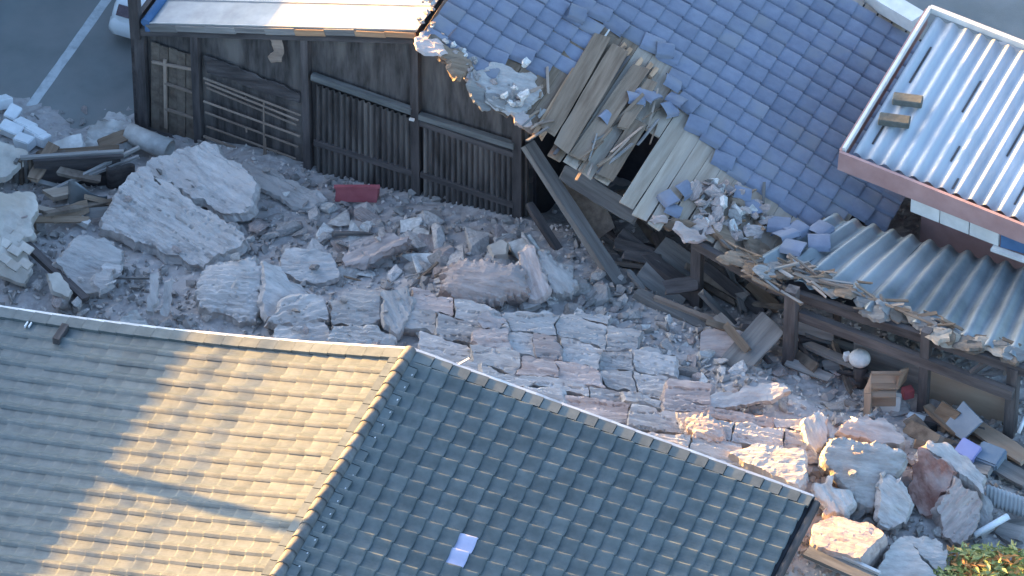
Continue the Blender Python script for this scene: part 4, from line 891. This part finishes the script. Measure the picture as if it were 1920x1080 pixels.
for k, (x, y, r) in enumerate(((1468,448,60),(1490,440,75),(1482,470,5),(1530,462,30),(1535,440,80),(1455,428,20))):
    p = PP(x, y, LA, ln)+ln*.09; uu = (LB-LA).normalized(); m = basis(uu, ln.cross(uu), ln, p) @ Matrix.Rotation(rad(r), 4, 'Z') @ Matrix.Rotation(U(-.3, .3), 4, 'X') @ Matrix.Translation((-.13, 0, 0))
    tag(link('loose_roof_tile', bm_, m), 'loose tile lying on the left end of the shed roof', 'roof tile', 'loose tiles on the shed roof')
# crumbled mud bedding along the torn edges
def on_roof(poly, n, s0, s1, label, group, o, nrm, mats=None, h=.04):
    k = 0; xs = [p[0] for p in poly]; ys = [p[1] for p in poly]
    while k < n:
        x, y = U(min(xs), max(xs)), U(min(ys), max(ys))
        if not inpoly(x, y, poly): continue
        s = U(s0, s1); put(random.choice(mats or RK), 'mud_clump', PP(x, y, o, nrm)+nrm*(h+s*.3), s, label, 'rubble', group, .8); k += 1
on_roof([(1290,345),(1340,335),(1420,370),(1440,420),(1400,460),(1340,440),(1300,425)], 75, .03, .15, 'pale clump of mud and plaster on the torn roof edge', 'mud on the torn roof edge', BO, BN, [RK[5], RK[5], RK[9], RK[6], RK[9], FL[0]])
on_roof([(795,60),(812,55),(880,110),(940,150),(985,170),(980,205),(930,195),(870,135)], 48, .03, .085, 'clump of crumbled mud along the broken gable edge', 'mud on the gable edge', BO, BN, [RK[0], RK[5], RK[6], RK[7], FL[0]])
on_roof([(788,0),(815,-5),(815,55),(795,62),(780,50)], 16, .03, .08, 'mud clump on the exposed roof ridge at the top', 'mud on the ridge end', BO, BN, [RK[6], RK[5], RK[7]])
slab('plaster_slab', 'slab of grey roof mud hanging at the tip of the broken gable', [(880,135),(930,122),(1000,140),(1012,178),(990,205),(955,212),(925,190)], lift=.06, th=.1, plane=(BO, BN), mat='earth', strata=.2, amp=1.2)
for x, y, s in ((978,130,.1), (940,192,.1), (975,192,.11), (958,178,.07), (950,205,.07)):
    put(RK[6], 'plaster_lump', bpl(x, y, .16), s, 'bright white plaster lump at the tip of the broken gable', 'plaster', 'white plaster lumps on the gable tip')
# thick ragged band of torn mud, plaster and bark along the broken edges
random.seed(33)
def ragged(path, o, nrm, label, group, mats, step=24, size=(20, 38), th=(.07, .13), lift=(.02, .09), wide=10):
    for (x0, y0), (x1, y1) in zip(path, path[1:]):
        n = max(1, int(math.hypot(x1-x0, y1-y0)/step))
        for k in range(n):
            t = (k+U(.2, .8))/n; cx, cy = x0+(x1-x0)*t+U(-wide, wide), y0+(y1-y0)*t+U(-wide, wide)
            a0 = math.atan2(y1-y0, x1-x0)+U(-.5, .5); L, W_ = U(*size), U(*size)*.5; m = random.randint(6, 8); pts = []
            for q in range(m):
                a = 2*math.pi*q/m+U(-.25, .25); ex, ey = L*math.cos(a)*U(.75, 1.1), W_*math.sin(a)*U(.7, 1.15)
                pts.append((cx+ex*math.cos(a0)-ey*math.sin(a0), cy+ex*math.sin(a0)+ey*math.cos(a0)))
            nn = (nrm+V3((U(-.35, .35), U(-.6, .15), 0))).normalized()
            slab('torn_plaster', label, pts, lift=U(*lift), th=U(*th), plane=(PP(cx, cy, o, nrm), nn), mat=random.choice(mats), strata=.4, amp=1.1, cat='rubble', group=group, res=.04)
ragged([(795, 66), (850, 118), (900, 165), (940, 205), (985, 218)], BO, BN, 'torn clump of mud and plaster along the broken gable edge', 'torn plaster on the gable edge', ['deck', 'brown', 'earthpink', 'wood'])
ragged([(1225, 412), (1300, 432), (1350, 440)], BO, BN, 'torn plaster along the front of the broken tan boards', 'torn plaster at the tan boards', ['tan', 'earthpink', 'deck'])
ragged([(1310, 352), (1380, 370), (1430, 405)], BO, BN, 'torn plaster under the last row of blue-grey tiles', 'torn plaster under the tiles', ['earthpink', 'deck', 'tan'], wide=16, size=(14, 28))
ragged([(1330, 400), (1400, 440), (1440, 470)], BO, BN, 'torn mud lump between tan boards and shed roof', 'torn mud by the shed roof', ['earthpink', 'deck', 'tan', 'pinew'], wide=22, size=(16, 34))
RAGL = [(1365, 478), (1420, 500), (1500, 505), (1560, 540), (1650, 582), (1760, 622), (1915, 668)]
ragged(RAGL, LA, (LB-LA).cross(LC-LA).normalized()*(1 if (LB-LA).cross(LC-LA).z > 0 else -1), 'torn mud and bark strip along the shed eave', 'torn strips on the shed eave', ['deck', 'earthpink', 'tan', 'brown', 'wood'], step=20, size=(18, 34), th=(.05, .1), lift=(.0, .07), wide=7)
# splintered laths
def splinters(poly, n, l0, l1, zfun, label, group, ang, mats=('wood', 'deck', 'lath', 'deck'), spread=35):
    k = 0; xs = [p[0] for p in poly]; ys = [p[1] for p in poly]
    while k < n:
        x, y = U(min(xs), max(xs)), U(min(ys), max(ys))
        if not inpoly(x, y, poly): continue
        c = zfun(x, y); a = rad(ang+U(-spread, spread)); d = V3((math.cos(a), math.sin(a), U(-.35, .35))); L = U(l0, l1)
        tag(bar('broken_lath', c-d*L/2, c+d*L/2, U(.02, .06), U(.012, .03), random.choice(mats), None, V3((U(-.5, .5), U(-.5, .5), 1)), .03, 5), label, 'splinter', group); k += 1
onb = lambda x, y: bpl(x, y, U(.03, .1))
onl = lambda x, y: PP(x, y, LA, ln)+ln*U(-.02, .1)
splinters([(1330,440),(1400,470),(1500,490),(1540,540),(1480,560),(1400,520)], 26, .2, .7, onl, 'splintered lath on the ragged end of the shed eave', 'splinters at the ragged shed eave', -28)
splinters([(1480,490),(1600,530),(1760,600),(1740,615),(1560,560),(1480,520)], 30, .2, .8, onl, 'splintered lath along the middle of the shed eave', 'splinters along the shed eave', -28)
splinters([(1740,600),(1910,640),(1910,665),(1760,620)], 10, .15, .5, onl, 'small splinter along the right of the shed eave', 'splinters at the right shed eave', -22, spread=20)
splinters([(1160,180),(1240,170),(1230,300),(1110,330),(1060,310),(1130,250)], 16, .25, .9, onb, 'splintered lath in the split gap of the roof boards', 'splinters in the split roof gap', 62, spread=18)
splinters([(1300,350),(1440,370),(1430,450),(1330,430)], 18, .15, .5, onb, 'splintered lath in the mud of the torn roof edge', 'splinters in the torn roof mud', 70, spread=50)
splinters([(990,180),(1030,150),(1020,260),(985,260)], 10, .15, .5, onb, 'splintered lath at the tip of the broken gable', 'splinters at the gable tip', 62, spread=35)
splinters([(600,440),(1300,640),(1300,690),(700,600)], 14, .15, .5, lambda x, y: PH(x, y)+V3((0, 0, .12)), 'thin splinter lying on the rubble heap', 'splinters on the heap', -20, spread=80)
# furniture and boxes in front of the shed
st = thing('round_stool', 'round white stool or lamp top standing beside brown drawer unit', 'stool', P(1612, 720, .3))
bm2 = bmesh.new(); bmesh.ops.create_uvsphere(bm2, u_segments=20, v_segments=12, radius=.16)
for v in bm2.verts: v.co.z *= .8; v.co += P(1612, 672, .82)
vs = [v.co.copy() for v in bm2.verts]; fs = [tuple(v.index for v in f.verts) for f in bm2.faces]; bm2.free()
mk('globe', vs, fs, 'pale', st, True); tube('stem', P(1614, 722, .3)-V3((0, 0, .15)), P(1613, 684, .72), .09, .11, 'charp', st, 14)
cuboid('white_cup', 'small white container left of the round white stool', 'container', 1588, 668, .75, .09, .09, .13, 'white', 20, 10)
dr = thing('drawer_unit', 'toppled light brown drawer unit with open front in front of shed', 'drawer unit', P(1660, 770, .3))
def dq(x, y, z): return P(x, y, z)
A, B, Cc, Dd = dq(1622, 735, .62), dq(1680, 735, .62), dq(1692, 700, .85), dq(1632, 700, .85)
panel('back_panel', [A, B, Cc, Dd], .02, 'card', dr)
panel('side_panel', [dq(1680,735,.62), dq(1700,712,.6), dq(1704,690,.95), dq(1690,695,.98)], .025, 'card', dr)
panel('side_panel', [dq(1620,790,.3), dq(1632,792,.3), dq(1634,702,.95), dq(1620,730,.7)], .025, 'card', dr)
bar('shelf', dq(1634,722,.72), dq(1684,722,.72), .16, .025, 'card', dr); bar('shelf', dq(1630,738,.66), dq(1680,738,.66), .16, .025, 'card', dr)
bar('top_edge', dq(1634,700,.93), dq(1692,700,.93), .06, .03, 'card', dr)
bar('leg', dq(1625,795,.3), dq(1628,738,.7), .1, .05, 'card', dr, zh=D2)
panel('front_panel', [dq(1634,762,.42), dq(1680,762,.42), dq(1680,738,.64), dq(1634,738,.64)], .02, 'card', dr)
cuboid('white_box', 'white box standing under the brown drawer unit', 'box', 1668, 754, .42, .32, .14, .28, 'whitew', -12, -10)
cuboid('white_packet', 'small bright white packet lying right of the brown drawer unit', 'packet', 1718, 784, .3, .26, .12, .08, 'white', -24)
cuboid('red_container', 'dark red container tucked against the shed post', 'container', 1702, 736, .45, .16, .14, .16, 'redp', 20)
o = panel('brown_board', [P(1735,795,.3), P(1770,812,.35), P(1800,775,.7), P(1766,752,.75)], .03, 'deck'); tag(o, 'olive brown board leaning behind the blue-grey board', 'board')
o = panel('blue_grey_board', [P(1768,800,.45), P(1805,825,.45), P(1842,790,.75), P(1806,752,.8)], .04, 'bluebox'); tag(o, 'blue-grey square board leaning in front of the tan plywood', 'board')
cuboid('lavender_box', 'lavender plastic box lying between boards at right', 'box', 1815, 846, .62, .32, .26, .16, 'lav', -38, 22, 6)
cuboid('cardboard_box', 'dark grey box beside the lavender box', 'box', 1855, 862, .5, .4, .36, .3, 'bluebox', -30, 6)
cuboid('dark_bag', 'small dark bundle left of the blue-grey board', 'bundle', 1742, 800, .35, .2, .16, .14, 'black', 20)
o = tube('white_pipe', P(1826, 1004, .62), P(1890, 968, .72), .05, .05, 'white', None, 12, .008); tag(o, 'short white plastic pipe above the shrub', 'pipe')
o = tube('white_stick', P(1910, 812, .4), P(1922, 782, .6), .03, .03, 'white', None, 8); tag(o, 'short white stick at the right edge by the last shed post', 'stick')
def ws(i, j):
    s, t = i/60, j/4; p = P(1846, 945, .5).lerp(P(1960, 985, .5), s); return up(p, .36*t)+D2*.03*t-D2*(.012*math.sin(i*1.57))
o = sheet('white_corrugated_sheet', ws, 60, 4, 'whitem', None, .006); tag(o, 'small upright sheet of white corrugated plastic at the right edge', 'corrugated sheet')
# low tiled roof strip and ledge at bottom right corner of the front house
bar('lower_eave_board', P(1515, 1030, 1.05), P(1640, 1085, 1.0), .3, .06, 'rail', fh)
bar('lower_gutter', P(1525, 1018, 1.1), P(1650, 1075, 1.05), .05, .05, 'trim', fh)
# shrub
sh = thing('shrub', 'yellow-green shrub with orange autumn leaves at the bottom right corner', 'shrub', P(1850, 1120, .2))
random.seed(5)
base = P(1850, 1130, .3)
for k in range(14):
    t = base+V3((U(-.75, .75), U(-.5, .6), U(.4, .75))); tube('stem', base+V3((U(-.1, .1), U(-.1, .1), 0)), t, .015, .006, 'brown', sh, 6)
def foliage(mat, n):
    vs, fs = [], []
    while n:
        x, y, z = U(-1, 1), U(-1, 1), U(-.2, 1)
        rr = x*x+y*y+z*z*1.0
        if rr > 1+.35*noise.noise(V3((x*2.2, y*2.2, z*2.2))) or rr < .25: continue
        pn = noise.noise(V3((x*2.5+4, y*2.5, z*2.5)))
        want = 'leafo' if pn > .22 else ('leafy' if pn < -.2 else 'leafg')
        if want != mat and U(0, 1) < .88: continue
        n -= 1
        c = base+V3((x*.98, y*.75, .15+z*.62)); R = Matrix.Rotation(U(0, 6.28), 3, 'Z') @ Matrix.Rotation(U(-1.1, 1.1), 3, 'X'); s = U(.6, 1.3)
        b = len(vs); vs += [c+R @ V3(q)*s*1.5 for q in ((0, 0, 0), (.04, .016, .008), (.09, 0, 0), (.04, -.016, .008))]; fs += [(b, b+1, b+2, b+3)]
    mk('foliage', vs, fs, mat, sh)
foliage('leafg', 1900); foliage('leafo', 700); foliage('leafy', 1100)
